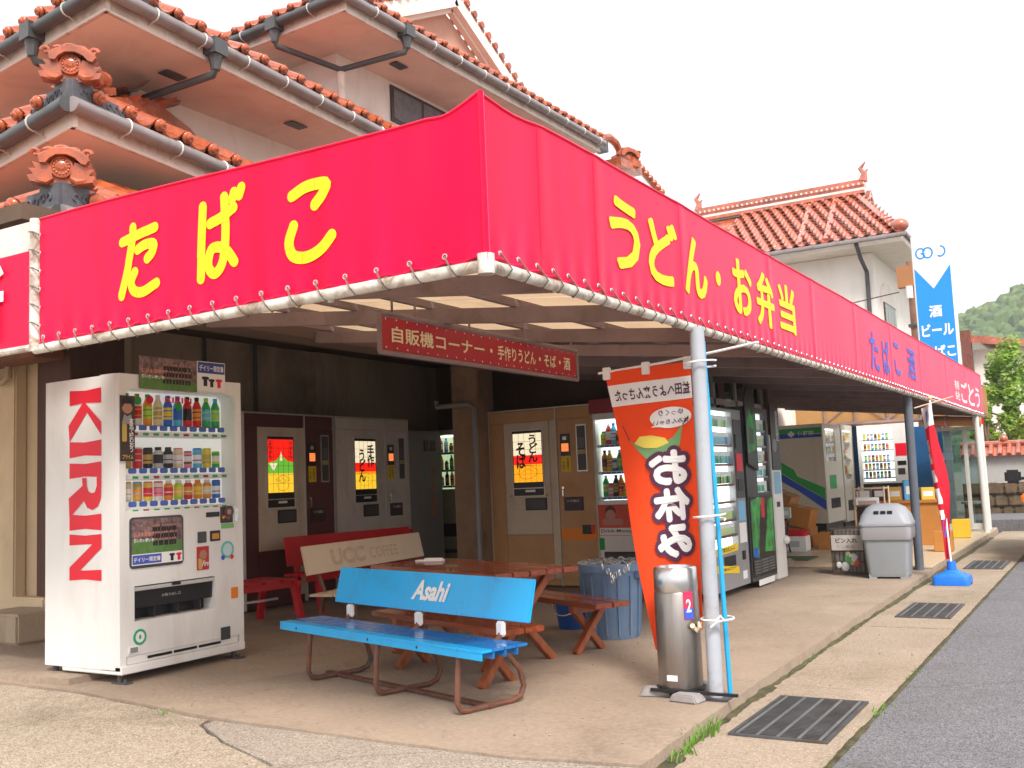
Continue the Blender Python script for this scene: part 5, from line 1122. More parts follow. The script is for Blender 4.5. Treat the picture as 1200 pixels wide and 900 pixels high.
tag(ch.build('steel_chain', STEELB, smooth=True), 'galvanised steel chain heaped over the blue-grey rubbish tub', 'chain').location = (-3.41,7.12,0)
bk_ = thing('blue_bucket', 'small blue bucket under the picnic bench beside the rubbish tub', 'bucket', (-3.92,7.42,0))
MB().lathe([(.105,0),(.11,.01),(.14,.24),(.15,.24),(.15,.265),(.135,.265),(.1,.03),(.01,.03)], 22).build('body', mat('bucket_blue', (.02,.12,.5), .4), bk_, smooth=True); MB().tube([(.14*math.cos(a*.35),-.04-.13*math.sin(a*.35),.24-.12*math.sin(a*.35)) for a in range(10)], .005, 5).build('handle', ALU, bk_)
# grey swing-lid bin
gb = thing('swing_lid_bin', 'large grey plastic bin with domed lid and clear liner near the kerb', 'rubbish bin', (-2.22,11.72,0), 4)
GB = mat('grey_bin_plastic', (.27,.29,.31), .5, var=.06, vs=3, dirt=(.2,.19,.17), da=.3); GBL = mat('grey_bin_lid', (.30,.31,.34), .45, var=.05)
def loft(secs, n=28):
    b = MB(); vs = []; 
    for (w_, d_, z, r) in secs:
        pts = rrect(-w_/2,w_/2,-d_/2,d_/2,r,n//4-1); vs += [(x,y,z) for x, y in pts]; k = len(pts)
    fs = [(i*k+j,i*k+(j+1) % k,(i+1)*k+(j+1) % k,(i+1)*k+j) for i in range(len(secs)-1) for j in range(k)]+[tuple(range(k-1,-1,-1)),tuple((len(secs)-1)*k+j for j in range(k))]
    return b.add(vs, fs)
loft([(.40,.40,.02,.04),(.42,.42,.05,.05),(.50,.50,.56,.05)]).build('body', GB, gb, smooth=True)
for x in (-.16,.16):
    for y in (-.16,.16): bx('foot', GB, gb, x-.04, x+.04, y-.04, y+.04, 0, .05)
loft([(.54,.54,.565,.06),(.55,.55,.59,.06),(.53,.53,.61,.08),(.50,.48,.68,.1),(.40,.36,.76,.12),(.26,.2,.80,.08)]).build('lid', GBL, gb, smooth=True)
MB().prism([(.0,.0),(.21,0),(.17,.13),(.02,.13)], -.003, .003).build('flap', GB, gb).matrix_local = Matrix.Translation((.245,-.11,.625)) @ Matrix.Rotation(R(90),4,'Z') @ Matrix.Rotation(R(-42),4,'X')
for i in range(3): bx('lid_slot', BLACK, gb, -.1+i*.07, -.05+i*.07, -.235, -.215, .695, .73)
CLR = mat('cloudy_liner', (.55,.53,.55), .25, trans=.5)
loft([(.515,.515,.42,.05),(.53,.53,.45,.05),(.535,.53,.52,.06),(.525,.525,.562,.06)]).build('liner', CLR, gb, smooth=True)
wb = thing('wire_basket', 'wire mesh rubbish basket with handwritten sign next to the grey bin', 'basket', (-2.68,12.05,0))
WIR = mat('rusty_wire', (.16,.12,.10), .5, .6)
w_ = MB()
for i in range(10):
    x = -.2+i*.4/9
    w_.cyl((x,-.17,.03),(x,-.17,.52),.004,n=4); w_.cyl((x,.17,.03),(x,.17,.52),.004,n=4)
for i in range(8):
    y = -.17+i*.34/7; w_.cyl((-.2,y,.03),(-.2,y,.52),.004,n=4); w_.cyl((.2,y,.03),(.2,y,.52),.004,n=4)
for z in (.03,.15,.27,.4,.52): w_.tube([(-.2,-.17,z),(.2,-.17,z),(.2,.17,z),(-.2,.17,z)], .006, 5, closed=True)
tag(w_.build('wire_mesh', WIR, wb), kind='stuff')
bx('base', WIR, wb, -.2, .2, -.17, .17, .005, .02); loft([(.37,.31,.03,.03),(.38,.32,.3,.04),(.37,.31,.5,.03)]).build('liner_bag', mat('thin_bag', (.30,.26,.25), .4, trans=.35), wb, smooth=True)
random.seed(11)
for i in range(9): MB().sphere((random.uniform(-.14,.14),-.178,random.uniform(.08,.26)), random.uniform(.025,.05), 7, 5, (1,.3,1.2)).build('rubbish', solid(*random.choice([(.7,.7,.7),(.5,.1,.08),(.05,.3,.5),(.1,.4,.15),(.6,.5,.2)])), wb, smooth=True)
sg = bx('notice_board', mat('weathered_card', (.55,.5,.48), .8, var=.1), wb, -.19, .16, -.2, -.19, .28, .45); text('ビン入れ', (-.14,.1,.36,.42), .2015, INKB, sg, bold=.02); text('カン専用', (-.14,.06,.30,.34), .2015, GREY, sg)
dm = thing('metal_drum', 'brown metal drum standing behind the grey bin and wire basket', 'drum', (-2.55,12.75,.035)); MB().lathe([(.2,0),(.2,.2),(.21,.21),(.2,.22),(.2,.48),(.21,.49),(.2,.5),(.2,.7),(.205,.72),(.18,.72),(.01,.71)], 22).build('body', mat('brown_drum', (.15,.09,.075), .45, .5, var=.2), dm, smooth=True); MB().tube([(.205*math.cos(a*.3),.205*math.sin(a*.3),.71) for a in range(21)], .01, 5, closed=True).build('rim', STEEL, dm, smooth=True)
# small goods inside the shop
CARD = mat('cardboard', (.42,.22,.09), .85, var=.1, vs=4); CARD2 = mat('orange_cardboard', (.5,.2,.04), .8, var=.1)
def carton(label, loc, rz, w_, d_, h_, m, tape=True, prnt=None, name='carton', tilt=0):
    t = thing(name, label, 'box', loc, rz); t.rotation_euler[1] = R(tilt)
    bx('box_body', m, t, -w_/2, w_/2, -d_/2, d_/2, 0, h_, bevel=.005)
    if tape: bx('tape_strip', solid(.5,.33,.16), t, -.025, .025, -d_/2-.001, d_/2+.001, h_-.0, h_+.002)
    if prnt: flat('print', [[(-w_*.35,h_*.3),(w_*.35,h_*.3),(w_*.35,h_*.7),(-w_*.35,h_*.7)]], d_/2+.001, prnt, t)
carton('long white carton on the floor under the red box by the tea machine', (-4.25,14.9,.036), 4, .62, .35, .22, INKW, False, solid(.5,.5,.55))
rd_ = thing('red_tray', 'red plastic tray with rounded top lying on the long white carton', 'tray', (-4.22,14.9,.257), 4); loft([(.56,.32,0,.05),(.58,.34,.05,.06),(.42,.24,.085,.08)]).build('body', RED, rd_, smooth=True)
carton('brown carton on the floor right of the long white carton', (-3.72,15.4,.036), 6, .34, .32, .24, CARD2, True)
tr_ = thing('folding_table', 'small dark folding table with boxes on it by the doorway', 'table', (-4.42,14.45,.035), 5); bx('top', DGREY, tr_, -.3, .36, -.22, .22, .47, .5)
for sx in (-.26,.3):
    for s in (-1,1): MB().beam((sx,-.2*s,0),(sx,.2*s,.47),.02,.03).build('leg', DGREY, tr_)
carton('white and yellow product box on the folding table', (-4.32,14.4,.537), 3, .26, .16, .2, INKW, False, INKY); carton('small grey-green box on the folding table', (-4.10,14.42,.537), 8, .14, .14, .15, solid(.5,.58,.5), False, INKW)
carton('brown carton tilted against the tea machine, upper of two', (-4.62,15.9,.62), -10, .42, .34, .28, CARD, True, tilt=22); carton('orange-brown carton behind the folding table, lower of two', (-4.28,15.7,.36), -6, .42, .34, .3, CARD2, True, tilt=14)
pl_ = thing('pallet_stack', 'low stack of crates behind the folding table carrying the tilted cartons', 'crates', (-4.45,15.8,.035)); bx('crate', CARD2, pl_, -.4, .4, -.22, .22, 0, .16); bx('crate', CARD2, pl_, -.38, .38, -.22, .22, .165, .3)
mt = tag(bx('door_mat', mat('green_mat', (.06,.12,.05), .95, var=.2, vs=40), None, -4.1,-3.55,13.35,13.9,.0325,.045), 'dark green door mat on the tiled floor', 'mat')
rk = thing('wire_rack', 'cream metal rack with small cartons behind the grey bin', 'rack', (-2.85,13.1,.035), 0); RK = mat('cream_wire', (.6,.45,.3), .5)
for x in (0,.36):
    for y in (0,.3): MB().cyl((x,y,0),(x,y,.93),.012,n=6).build('upright', RK, rk)
for z in (.25,.6,.9): bx('shelf', RK, rk, 0, .36, 0, .3, z, z+.015)
bx('price_board', INKW, rk, .02, .3, -.02, -.012, .66, .8)
flat('print', [[(.05,.7),(.27,.7),(.27,.76),(.05,.76)]], .0206, solid(.5,.35,.3), rk)
ct = thing('goods_counter', 'low display counter of orange boxes before the lit drinks machine', 'counter', (-3.0,16.2,.035)); bx('top', CARD2, ct, -.5, .75, -.25, .25, .62, .66); bx('front', CARD2, ct, -.48, .73, -.22, .22, .0, .62)
for i, (x, c, h_) in enumerate(((-.35,INKW,.16),(-.12,solid(.12,.03,.03),.22),(.1,solid(.7,.4,.05),.2),(.32,solid(.1,.4,.7),.3),(.55,solid(.75,.45,.05),.18))):
    carton(('white','dark brown','amber','bright blue','orange-yellow')[i]+' goods box on the display counter in the shop', (-3.0+x,16.1,.696), 5*i, .19, .18, h_, c, False, INKW if i else None, name='goods_box')
for i, (x, y, s_) in enumerate(((-2.05,14.9,.24),(-2.15,17.6,.26))):
    carton(('orange crate by the second post on the tile edge','yellow crate in front of the sliding glass door')[i], (x-.05,y,.036), 4, s_, s_, s_*1.1, (CARD2,mat('yellow_crate',(.8,.5,.03),.5))[i], False, name='crate')
# second banner on its blue foot
b2_ = thing('feather_banner', 'slim red and white banner twisted around its pole in a blue water base', 'banner', (-1.60,11.75,-.07), 0)
BB2 = mat('blue_base_plastic', (.01,.17,.72), .4, var=.05)
loft([(.36,.36,0,.04),(.37,.37,.05,.05),(.35,.35,.09,.05),(.16,.16,.13,.05),(.13,.13,.15,.04)]).build('base', BB2, b2_, smooth=True); MB().cyl((0,0,.14),(0,0,.24),.05,.045,14).build('base_neck', BB2, b2_, smooth=True)
for sx in (-1,1): bx('base_slot', INKB, b2_, sx*.17-.012, sx*.17+.012, -.06, .06, .0, .03)
MB().tube([(0,0,.2),(-.02,0,.8),(-.06,0,1.5),(-.08,0,1.98)], .011, 7).build('pole', INKW, b2_, smooth=True)
def fw_(u, v, d=0):
    t = 1-v; a = .6+t*1.6+u*1.4; wd = .115*(1-.55*max(0,t-.55)/.45)*(1-.15*t)
    cx = -.12+.11*t+.02*math.sin(t*3.0)-.015*math.sin(t*8)
    return (cx+(u-.5)*wd*1.2+.012*math.sin(t*9+u*4), .05*math.sin(a*2.2)+.04*math.cos(u*5+t*4)-d, .26+1.66*v+.05*(u-.5)*v)
RB2 = mat('crimson_cloth', (.68,.008,.03), .7, var=.08, trans=.3)
c2 = MB().grid(lambda u, v: fw_(u,v), 12, 50).build('cloth', RB2, b2_, smooth=True)
MB().grid(lambda u, v: fw_(u,.86+.14*v,.004), 10, 8).build('white_header', BANW, c2, smooth=True)
for k, (v0, v1) in enumerate(((.70,.78),(.62,.69),(.50,.58),(.36,.46),(.26,.32))): MB().grid(lambda u, v: fw_(.05+.3*u+.03*math.sin(v*6),v0+(v1-v0)*v,.004), 3, 6).build('print', BANW, c2, smooth=True)
text('麺', (.2,.8,.89,.97), .006, INKBL, c2, warp=fw_, bold=.02); flat('print', [[(.3+.2*math.cos(a*.5),.2+.06*math.sin(a*.5)) for a in range(12)]], .005, INKBL, c2, warp=fw_)
MB().tube([(-.24,-.03,1.90),(-.08,-.01,1.94),(.16,.0,2.0)], .008, 6).build('cross_arm', mat('cream_arm', (.7,.55,.35), .5), b2_, smooth=True); MB().sphere((-.08,0,2.0), .025, 8, 6).build('pole_cap', mat('cream_arm2', (.7,.5,.25), .5), b2_, smooth=True)
# end wall of the shop
ew = thing('end_partition', 'blue panelled end wall with tarpaulin gable and steel truss at the far end of the shop', 'wall', (-4.4,20.9,0))
BLW = mat('deep_blue_panel', (.012,.085,.22), .5, var=.1); bx('blue_panel', BLW, ew, -1.2, .06, .31, .36, 0, 2.1); bx('blue_panel', BLW, ew, 1.0, 1.62, -.3, -.24, .12, 1.95); bx('upper_tarp', mat('amber_tarp', (.62,.38,.16), .7, var=.08, trans=.5), ew, -1.2, 2.42, .0, .01, 2.05, 2.62)
bx('truss_chord', FRAME, ew, -1.2, 2.4, -.06, -.02, 2.08, 2.13); bx('red_valance', RED, ew, 1.55, 2.42, -.9, -.88, 1.9, 2.02)
for x in (-.6,.0,.62,1.24,1.86): MB().beam((x,-.04,2.13),(x,-.04,2.6),.03,.03,up=(1,0,0)).build('truss_post', FRAME, ew)
for i, x in enumerate((-.6,.0,.62,1.24)): MB().beam((x,-.04,2.58 if i % 2 else 2.13),(x+.62,-.04,2.13 if i % 2 else 2.58),.022,.022,up=(0,1,0)).build('truss_brace', FRAME, ew)
bx('panel_base', INKO, ew, 1.02, 1.6, -.3, -.25, .035, .12)
gd = thing('sliding_glass_door', 'aluminium framed sliding glass doors at the far end of the shop', 'door', (-2.74,19.4,.035))
for x0, x1 in ((0,.5),(.47,.78)):
    yb = 0 if x0 == 0 else .05
    f = MB(); f.box(x0,x0+.045,yb,yb+.04,.02,1.82); f.box(x1-.045,x1,yb,yb+.04,.02,1.82); f.box(x0+.045,x1-.045,yb,yb+.04,.02,.12); f.box(x0+.045,x1-.045,yb,yb+.04,1.76,1.82); lf = f.build('door_frame', ALUP, gd); bx('pane', GLASSD, lf, x0+.046, x1-.046, yb+.018, yb+.024, .12, 1.76)
bx('threshold', ALU, gd, -.02, .8, -.02, .1, 0, .02); bx('notice', solid(.3,.45,.6), gd, .1, .28, -.003, .0, 1.25, 1.38); bx('side_frame', WHITE, gd, .72, .79, -.05, .12, 0, 1.85, bevel=.005)
lg = thing('rolled_blind', 'rolled orange-brown blind above the glass doors', 'blind', (-2.5,19.25,1.98)); MB().tube([(-.35,0,.02),(.55,0,-.06)], .085, 14).build('roll', mat('brown_blind', (.5,.22,.09), .7, var=.15), lg, smooth=True); MB().lathe([(.06,0),(.09,.01),(.09,.04),(.01,.045)], 14, mat=Matrix.Translation((-.35,0,.02)) @ Matrix.Rotation(R(-90),4,'Y')).build('end_cap', mat('dark_cap', (.08,.035,.03), .6), lg, smooth=True)
for x in (0,.45): MB().tube([(x+.1*math.cos(a*.5)*.2,.1*math.cos(a*.5),.1*math.sin(a*.5)-.02) for a in range(13)], .01, 5).build('strap', ALUP, lg)
wi = bx('back_store_wall', PLASTER, shop, 4.2, 4.9, 13.9, 14.0, 0, 0.01) if False else None
st_ = thing('shop_stool', 'grey pedestal stool seen through the glass doors', 'stool', (-2.35,20.6,0)); MB().lathe([(.18,0),(.18,.02),(.03,.04),(.03,.45),(.2,.46),(.2,.5),(.01,.51)], 16).build('stool_body', GREY, st_, smooth=True)
# ================================================================ things beyond the shop
OFF2 = None
HTILE = mat('distant_red_tile', (.42,.10,.05), .16, var=.45, vs=2, coat=.8, dirt=(.55,.38,.32), da=.45, ds=7)
fh = thing('neighbour_house', 'white plaster house with glossy red tiled hip roof beyond the awning', 'house', (-4.95,26.9,0))
HX, HY = -4.95, 26.9
def hp(b, name, m, par=fh, **k):
    b.v = [(x-HX,y-HY,z) for x, y, z in b.v]; return b.build(name, m, par, **k)
hp(MB().box(-11,-4.95,26.9,33,0,6.75), 'wall', mat('clean_white_plaster', (.86,.82,.78), .85, var=.05, vs=1, dirt=(.6,.53,.47), da=.35, ds=1.4, stretch=(1,1,.3)))
hr_ = MB()
ex0, ex1, ey0, ey1, ze = -11.9, -4.0, 26.0, 33.6, 6.95
rz_, ry = 8.95, 29.4
hr_.add([(ex0,ey0,ze),(ex1,ey0,ze),(-5.6,ry,rz_),(-10.3,ry,rz_),(ex1,ey1,ze),(ex0,ey1,ze)], [(0,1,2,3),(1,4,2),(4,5,3,2),(5,0,3)])
hroof = hp(hr_, 'roof', HTILE)
hp(MB().box(ex0+.05,ex1-.05,ey0+.05,ey1-.05,6.76,6.94), 'eave_board', PLASTER, hroof)
hp(MB().tube([(ex0,ey0-.06,6.9),(ex1+.06,ey0-.06,6.9),(ex1+.06,ey1,6.9)], .06, 8), 'gutter', GUT, hroof, smooth=True)
# front slope tiles one by one
up = Vector((0,ry-ey0,rz_-ze)).normalized(); exv = Vector((1,0,0)); ezv = exv.cross(up); SL = math.hypot(ry-ey0,rz_-ze)
HT = tile_mesh(HTILE).mesh('roof_tile', HTILE, smooth=True)
nrow = 12; cnt = 0; rest = MB()
for r_ in range(nrow):
    t = r_/nrow; s0 = SL*t; xa = ex0+(-10.3-ex0)*t; xb = ex1+(-5.6-ex1)*t
    n = int((xb-xa)/.3)
    for i in range(n):
        x = xb-(i+1)*.3
        if x < -9.2: continue
        o = Vector((x,ey0-.04,ze+.03))+up*s0+ezv*(.03+.012*random.random()); m4 = frame_m(o-Vector((HX,HY,0)), exv, up, ezv) @ Matrix.Diagonal((1.1,1.08,1.2,1))
        if cnt < 230: link('roof_tile', HT, hroof, m4); cnt += 1
# ridge with ornamental courses
for k, (hh, ww, mm) in enumerate(((.10,.36,HTILE),(.07,.30,PLASTER),(.10,.26,HTILE),(.06,.22,PLASTER),(.1,.2,HTILE))):
    z = rz_+.02+sum((.10,.07,.10,.06,.1)[:k]); hp(MB().box(-10.5,-5.45,ry-ww/2,ry+ww/2,z,z+hh-.004), 'ridge_course', mm, hroof)
rk_ = MB()
for i in range(34): rk_.cyl((-10.4+i*.148,ry-.16,rz_+.30),(-10.4+i*.148,ry-.19,rz_+.30),.05,n=7)
tag(hp(rk_, 'ridge_studs', HTILE, hroof), kind='stuff')
for x in (-10.45,-5.5):
    b = MB(); b.tube([(x,ry,rz_+.4),(x+.05,ry,rz_+.62),(x-.05,ry,rz_+.78),(x+.1,ry,rz_+.95)], [.14,.09,.07,.02], 7); b.tube([(x,ry,rz_+.6),(x+.16,ry,rz_+.72)], [.06,.015], 6); hp(b, 'ridge_fish', HTILE, hroof, smooth=True)
# gablet and hip ridges at the right end
hp(MB().prism([(28.5,8.25),(30.3,8.25),(29.4,8.9)], -5.42, -5.36, 'x'), 'gablet', PLASTER, hroof); hp(MB().beam((-5.35,28.3,8.15),(-5.35,29.4,8.98),.16,.12,up=(1,0,0)), 'gablet_verge', HTILE, hroof); hp(MB().beam((-5.35,30.5,8.15),(-5.35,29.4,8.98),.16,.12,up=(1,0,0)), 'gablet_verge', HTILE, hroof)
A, B = Vector((ex1,ey0,ze+.1)), Vector((-5.5,28.5,8.35))
for i in range(9):
    p, q = A.lerp(B,.12+.88*i/9), A.lerp(B,.12+.88*(i+1)/9); hp(MB().cyl(p,q,.13,.1,8), 'hip_tile', HTILE, hroof, smooth=True)
hp(MB().sphere((ex1-.1,ey0+.15,ze+.22), .22, 10, 8, (1,1,.8)), 'corner_ornament', HTILE, hroof, smooth=True)
for x in (-5.9,-6.6): hp(MB().beam((x,ey0+.1,ze+.13),(x+(-.35),ry-.3,rz_-.1),.12,.1), 'descending_ridge', HTILE, hroof)
hp(MB().tube([(-5.15,26.0,6.85),(-5.12,26.3,6.5),(-5.1,26.83,6.25),(-5.1,26.83,2)], .055, 8), 'downpipe', GUTD, smooth=True)
BRZ = mat('dark_window_frame', (.06,.045,.04), .4)
w1 = hp(MB().box(-6.75,-6.2,26.87,26.9,5.15,5.75), 'window', BRZ); hp(MB().box(-6.7,-6.25,26.862,26.868,5.2,5.7), 'pane', mat('brown_pane', (.2,.11,.07), .2), w1)
w0 = hp(MB().box(-8.9,-8.4,26.87,26.9,6.2,6.5), 'window', BRZ)
arch = [(27.5,3.6),(29.4,3.6),(29.4,5.6)]+[(28.45+.95*math.cos(R(a)),5.6+.55*math.sin(R(a))) for a in range(0,181,15)]
w2 = hp(MB().prism(arch, -4.95, -4.90, 'x'), 'arched_window', PLASTER); hp(MB().box(-4.899,-4.87,27.65,29.25,3.6,5.55), 'window_frame', BRZ, w2)
for i in range(4): hp(MB().box(-4.868,-4.862,27.7+i*.39,28.05+i*.39,3.65,5.5), 'pane', mat('curtain_pane', (.16,.18,.13), .12, var=.5, vs=6), w2)
# upright sign tower
tw = thing('sign_tower', 'tall white and blue illuminated sign tower rising above the awning', 'sign', (-3.12,21.0,0))
TW = .72
bx('casing', mat('sign_white', (.78,.78,.78), .4), tw, 0, TW, 0, .28, 2.3, 5.72, bevel=.01); bx('pole', GREY, tw, .3, .42, .08, .2, 0, 2.3)
SB = mat('sign_blue', (.008,.25,.66), .4); bx('face', mat('sign_face', (.82,.82,.82), .35), tw, .02, TW-.02, -.01, -.001, 2.32, 5.69)
flat('blue_field', [[(.03,5.08),(.03,2.35),(TW-.03,2.35),(TW-.03,5.08),(TW/2,4.64)]], .012, SB, tw)
for cx, a0, a1 in ((.17,30,330),(.30,-170,170),(.53,-120,80)): 
    b = MB(); pts = [(cx+.085*math.cos(R(a)),5.36+.1*math.sin(R(a))) for a in [a0+(a1-a0)*i/16 for i in range(17)]]; strokes('logo', [pts], .032, (0,1,0,1), .013, SB, tw)
flat('logo', [[(.17,5.34),(.25,5.34),(.25,5.37),(.17,5.37)]], .016, SB, tw)
text('酒', (.25,.47,4.08,4.3), .015, INKW, tw, fat=(.008,.008,6)); text('ビール', (.08,.66,3.7,3.95), .015, INKW, tw, bold=.03); text('たばこ', (.08,.66,3.28,3.52), .015, INKW, tw, bold=.03); text('弁当', (.14,.66,2.88,3.12), .015, INKW, tw, bold=.03)
# rusty pole with transformer gear and a cable to the shop
up_ = thing('utility_pole', 'brown weathered utility pole beside the sign tower', 'utility pole', (-3.35,22.4,0)); PW = mat('brown_pole', (.26,.14,.09), .8, var=.25, vs=4)
MB().tube([(0,0,0),(0,0,5.5)], [.12,.10], 10).build('shaft', PW, up_, smooth=True); bx('bracket', mat('rust_bracket', (.35,.15,.06), .8), up_, -.28, .05, -.15, .02, 4.95, 5.4); MB().cyl((-.05,-.18,4.7),(-.05,-.18,4.95),.07,n=10).build('insulator', WHITE, up_, smooth=True)
for z in (2.8,3.4,4.1): bx('band', GUTD, up_, -.13, .13, -.13, .13, z, z+.06)
cbm = MB().tube([(-3.6,22.2,4.85),(-5.0,21.8,4.62),(-6.4,21.4,4.45),(-7.8,21,4.35)], .012, 5).build('power_cable', INKB, smooth=True); tag(cbm, 'thin black cable sagging from the utility pole across the white house', 'cable')
# small house behind the tree
sh_ = thing('cream_house', 'small cream house with red roof behind the tree at right', 'house', (-3.9,38,0)); bx('wall', PLASTER, sh_, 0, 3.2, 0, 4, 0, 5.1); MB().prism([(-.4,5.4),(3.9,4.6),(3.9,4.85),(-.4,5.65)], -.5, 4.3).build('roof', HTILE, sh_); bx('brick_chimney', mat('dark_brick', (.17,.05,.035), .8, var=.4, vs=12), sh_, -.3, .0, -.6, -.2, 3, 5.75)
for i in range(3): bx('window', BRZ, sh_, .5+i*.9, 1.0+i*.9, -.02, .0, 3.2, 4.2)
# garden wall with tiled coping
gwall = thing('garden_wall', 'grey plaster garden wall on a stone base with red tile coping', 'wall', (-2.55,23.6,0), 0)
PLG = mat('grey_plaster', (.40,.385,.37), .85, var=.06); bx('plaster_panel', PLG, gwall, 0, 3.0*.42, 0, .2, .78, 1.34); bx('plaster_panel', PLG, gwall, -.3, -.005, 0, .2, .4, 1.34)
STONE = mat('mossy_stone', (.13,.085,.05), .9, var=.5, vs=5, bump=.6, bs=10, dirt=(.08,.09,.03), da=.5)
bx('stone_backing', mat('dark_joint', (.05,.04,.03), .95), gwall, -.3, 1.25, -.07, .19, 0, .77); random.seed(5); x = -.3
for row in range(3):
    x = -.3
    while x < 1.24:
        wd = random.uniform(.22,.4); x2 = min(x+wd,1.26); MB().box(x+.003,x2-.003,-.1-random.random()*.04,.2,.02+row*.255,.25+row*.255+random.uniform(0,.015)).build('stone', STONE, gwall, bevel=.035); x = x2
MB().prism([(-.12,1.34),(.32,1.34),(.24,1.42),(.1,1.56),(-.04,1.42)], -.3, 1.26, 'x').build('coping', HTILE, gwall)
for i in range(9): MB().tube([(-.22+i*.175,-.16,1.36),(-.22+i*.175,.08,1.57)], .05, 8).build('coping_tile', HTILE if i % 2 else HTILE, gwall, smooth=True)
MB().tube([(-.3,.1,1.6),(1.3,.1,1.6)], .06, 8).build('ridge_tile', HTILE, gwall, smooth=True); MB().sphere((.55,.1,1.7), .09, 8, 6).build('finial', HTILE, gwall, smooth=True)
paved('driveway_ramp', [(-2.6,20.8),(-1.3,20.8),(-1.25,23.4),(-2.6,23.4)], .14, -.3, ASPH, .01)
# parked car, only its nose corner is in the picture
cr_ = thing('parked_car', 'dark blue parked car cut off by the right edge, mirror and orange lamp showing', 'car', (-1.03,14.2,-.066), 0)
CP = mat('dark_blue_paint', (.01,.02,.07), .2, coat=1)
prof = [(0,.3),(0,.72),(.25,.86),(.75,.95),(1.35,1.5),(2.7,1.56),(3.4,1.5),(3.55,1.0),(3.6,.35)]
MB().prism(prof, 0, 1.5, 'x').build('body', CP, cr_, bevel=.05)
MB().add([(.12,.80,.985),(1.38,.80,.985),(1.3,1.28,1.44),(.2,1.28,1.44)],[(0,1,2,3)]).build('windscreen', mat('car_glass', (.02,.03,.035), .06), cr_)
for x in (.06,1.44):
    for y in (.7,2.9):
        wl = MB().cyl((x-.08,y,.3),(x+.08,y,.3),.3,n=20).build('wheel', BLACK, cr_, smooth=True); MB().cyl((x-.085,y,.3),(x+.085,y,.3),.19,n=16).build('rim', ALU, wl, smooth=True)
MB().prism([(1.0,1.0),(1.9,1.02),(1.9,1.42),(1.4,1.42)], -.004, .0, 'x').build('side_window', MATS['car_glass'], cr_)
MB().box(-.28,-.08,.98,1.08,.98,1.16).build('wing_mirror', BLACK, cr_, bevel=.03); MB().box(-.1,.02,1.0,1.04,1.02,1.06).build('mirror_stalk', BLACK, cr_)
for x in (.08,1.22): bx('headlight', mat('lamp_lens', (.7,.7,.7), .1), cr_, x, x+.22, -.02, .2, .62, .74, bevel=.02)
bx('indicator', mat('amber_lens', (.85,.2,.01), .2), cr_, -.03, .08, .02, .25, .74, .86, bevel=.02); bx('bumper', CP, cr_, .02, 1.48, -.06, .1, .25, .5, bevel=.03)
bx('number_plate', INKW, cr_, .6, .93, -.07, -.06, .36, .48)
# ---- trees
LEAFS = [mat('leaf_light', (.30,.45,.06), .5, var=.3, vs=3, trans=.45), mat('leaf_mid', (.18,.31,.045), .5, var=.3, vs=3, trans=.4), mat('leaf_yellow', (.34,.40,.06), .5, var=.3, vs=3, trans=.35)]
BARK = mat('bark', (.16,.10,.06), .9, var=.3, vs=8)
def tree(label, loc, h, rad, n, mats, seed, clumps=26, leaf=.085, name='tree', zc=.68):
    random.seed(seed); t = thing(name, label, 'tree', loc)
    tr = MB(); tr.tube([(0,0,0),(.05,.03,h*.25),(-.04,.06,h*.5),(.02,0,h*.75)], [.11,.09,.07,.03], 8)
    cs = []
    for i in range(clumps):
        a = random.uniform(0,6.28); zz = h*zc+random.gauss(0,.3)*h*.42; rr = rad*math.sqrt(random.random())*max(.35,1-abs(zz-h*zc)/(h*.5)); c = Vector((rr*math.cos(a),rr*math.sin(a),zz)); cs.append((c,random.uniform(.22,.5)*rad*.62))
        if i < 9: tr.tube([(0,0,h*.35+i*.03*h),tuple(c*.5+Vector((0,0,h*.3))),tuple(c)], [.05,.03,.012], 6)
    tr.build('trunk', BARK, t, smooth=True); lv = MB()
    for i in range(n):
        c, r_ = random.choice(cs); d = Vector((random.gauss(0,1),random.gauss(0,1),random.gauss(0,1))).normalized(); p = c+d*r_*random.random()**.45; p.z -= .1*r_
        a = Vector((random.gauss(0,1),random.gauss(0,1),random.gauss(0,.6))).normalized(); b_ = a.cross(d+Vector((0,0,.7))).normalized(); s = leaf*random.uniform(.6,1.3)
        lv.cm = random.choice((0,0,1)) if d.z > -.1 else random.choice((0,1,1)); lv.add([p-a*s*.5,p+b_*s*.28,p+a*s*.5,p-b_*s*.28],[(0,1,2,3)])
    lv.build('crown', mats, t); return t
tree('leafy bright green tree rising over the garden wall', (-2.05,27.4,0), 3.7, 1.15, 7000, LEAFS[:2], 21, 30, .13)
tree('dense yellow-green shrub tree at the right edge behind the wall', (-1.42,25.4,0), 2.5, .62, 5000, [LEAFS[2],LEAFS[0]], 22, 24, .1, zc=.72)
tree('pale branching shrub close behind the glass doors', (-2.45,25.2,0), 2.7, .45, 2600, [LEAFS[0],LEAFS[2]], 23, 14, .1, zc=.8)
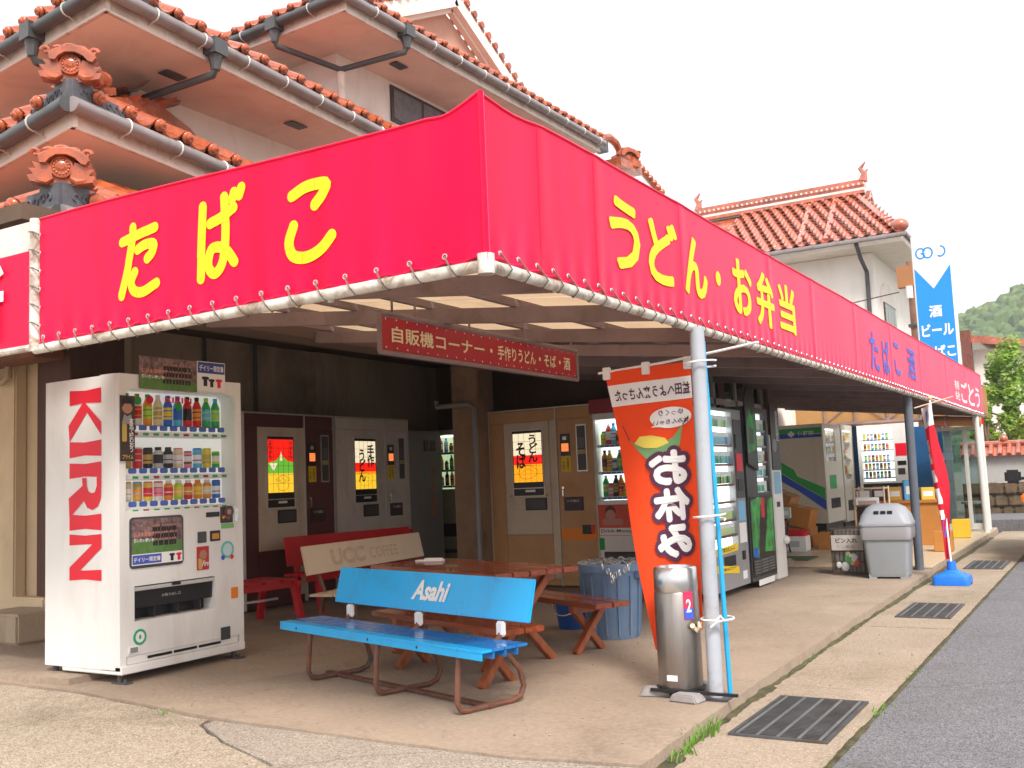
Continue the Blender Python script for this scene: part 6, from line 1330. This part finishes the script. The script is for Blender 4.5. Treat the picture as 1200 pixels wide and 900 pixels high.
tree('tall green tree standing behind the yellow-green shrub', (-1.2,32,0), 4.0, 1.2, 7000, LEAFS[:2], 24, 30, .15)
# ---- wooded hill
HILLM = [mat('hill_wood_a', (.075,.13,.035), .8, var=.35, vs=.25), mat('hill_wood_b', (.12,.17,.05), .8, var=.3, vs=.25), mat('hill_wood_c', (.05,.095,.035), .8, var=.3, vs=.25)]
def hz(x, y):
    return 47*math.exp(-(x/56)**2-((y-270)/55)**2)+1.6*math.sin(x*.13+y*.05)-2
hl = MB().grid(lambda u, v: (-160+460*u, 150+330*v, max(-1.2, hz(-160+460*u,150+330*v))), 70, 50).build('hill', HILLM[2], smooth=True); tag(hl, kind='structure')
random.seed(9); wd_ = MB()
ico = MB().sphere((0,0,0),1,6,4)
for i in range(11000):
    x = random.uniform(-62,62); y = random.uniform(185,300); z = hz(x,y)
    if z < 1.5: continue
    r_ = random.uniform(.8,2.3); wd_.cm = random.choice((0,0,1,2)); rx_ = random.uniform(0,6.28); mm = Matrix.Translation((x,y,z+r_*.35)) @ Matrix.Rotation(rx_,4,'Z') @ Matrix.Diagonal((r_,r_*random.uniform(.8,1.2),r_*random.uniform(.8,1.4),1))
    wd_.add([(p[0]*random.uniform(.75,1.2),p[1]*random.uniform(.75,1.2),p[2]*random.uniform(.75,1.2)) for p in ico.v], ico.f, mm)
tag(wd_.build('hill_woodland', HILLM), 'dense green woodland covering the hill at right', 'woodland', kind='stuff')

# ---- damp summer air                                                   HAZE
hzm = bpy.data.materials.new('haze_air'); hzm.use_nodes = True; ht = hzm.node_tree; ht.nodes.remove(ht.nodes['Principled BSDF'])
pv = ht.nodes.new('ShaderNodeVolumePrincipled'); pv.inputs['Color'].default_value = (.93,.95,1,1); pv.inputs['Density'].default_value = .0009; pv.inputs['Anisotropy'].default_value = .2
ht.links.new(pv.outputs[0], [x for x in ht.nodes if x.type == 'OUTPUT_MATERIAL'][0].inputs['Volume'])
hb = MB().box(-905,905,-905,1505,-2.5,150).build('haze', hzm); tag(hb, 'thin pale summer haze over the whole scene', 'haze', kind='stuff')
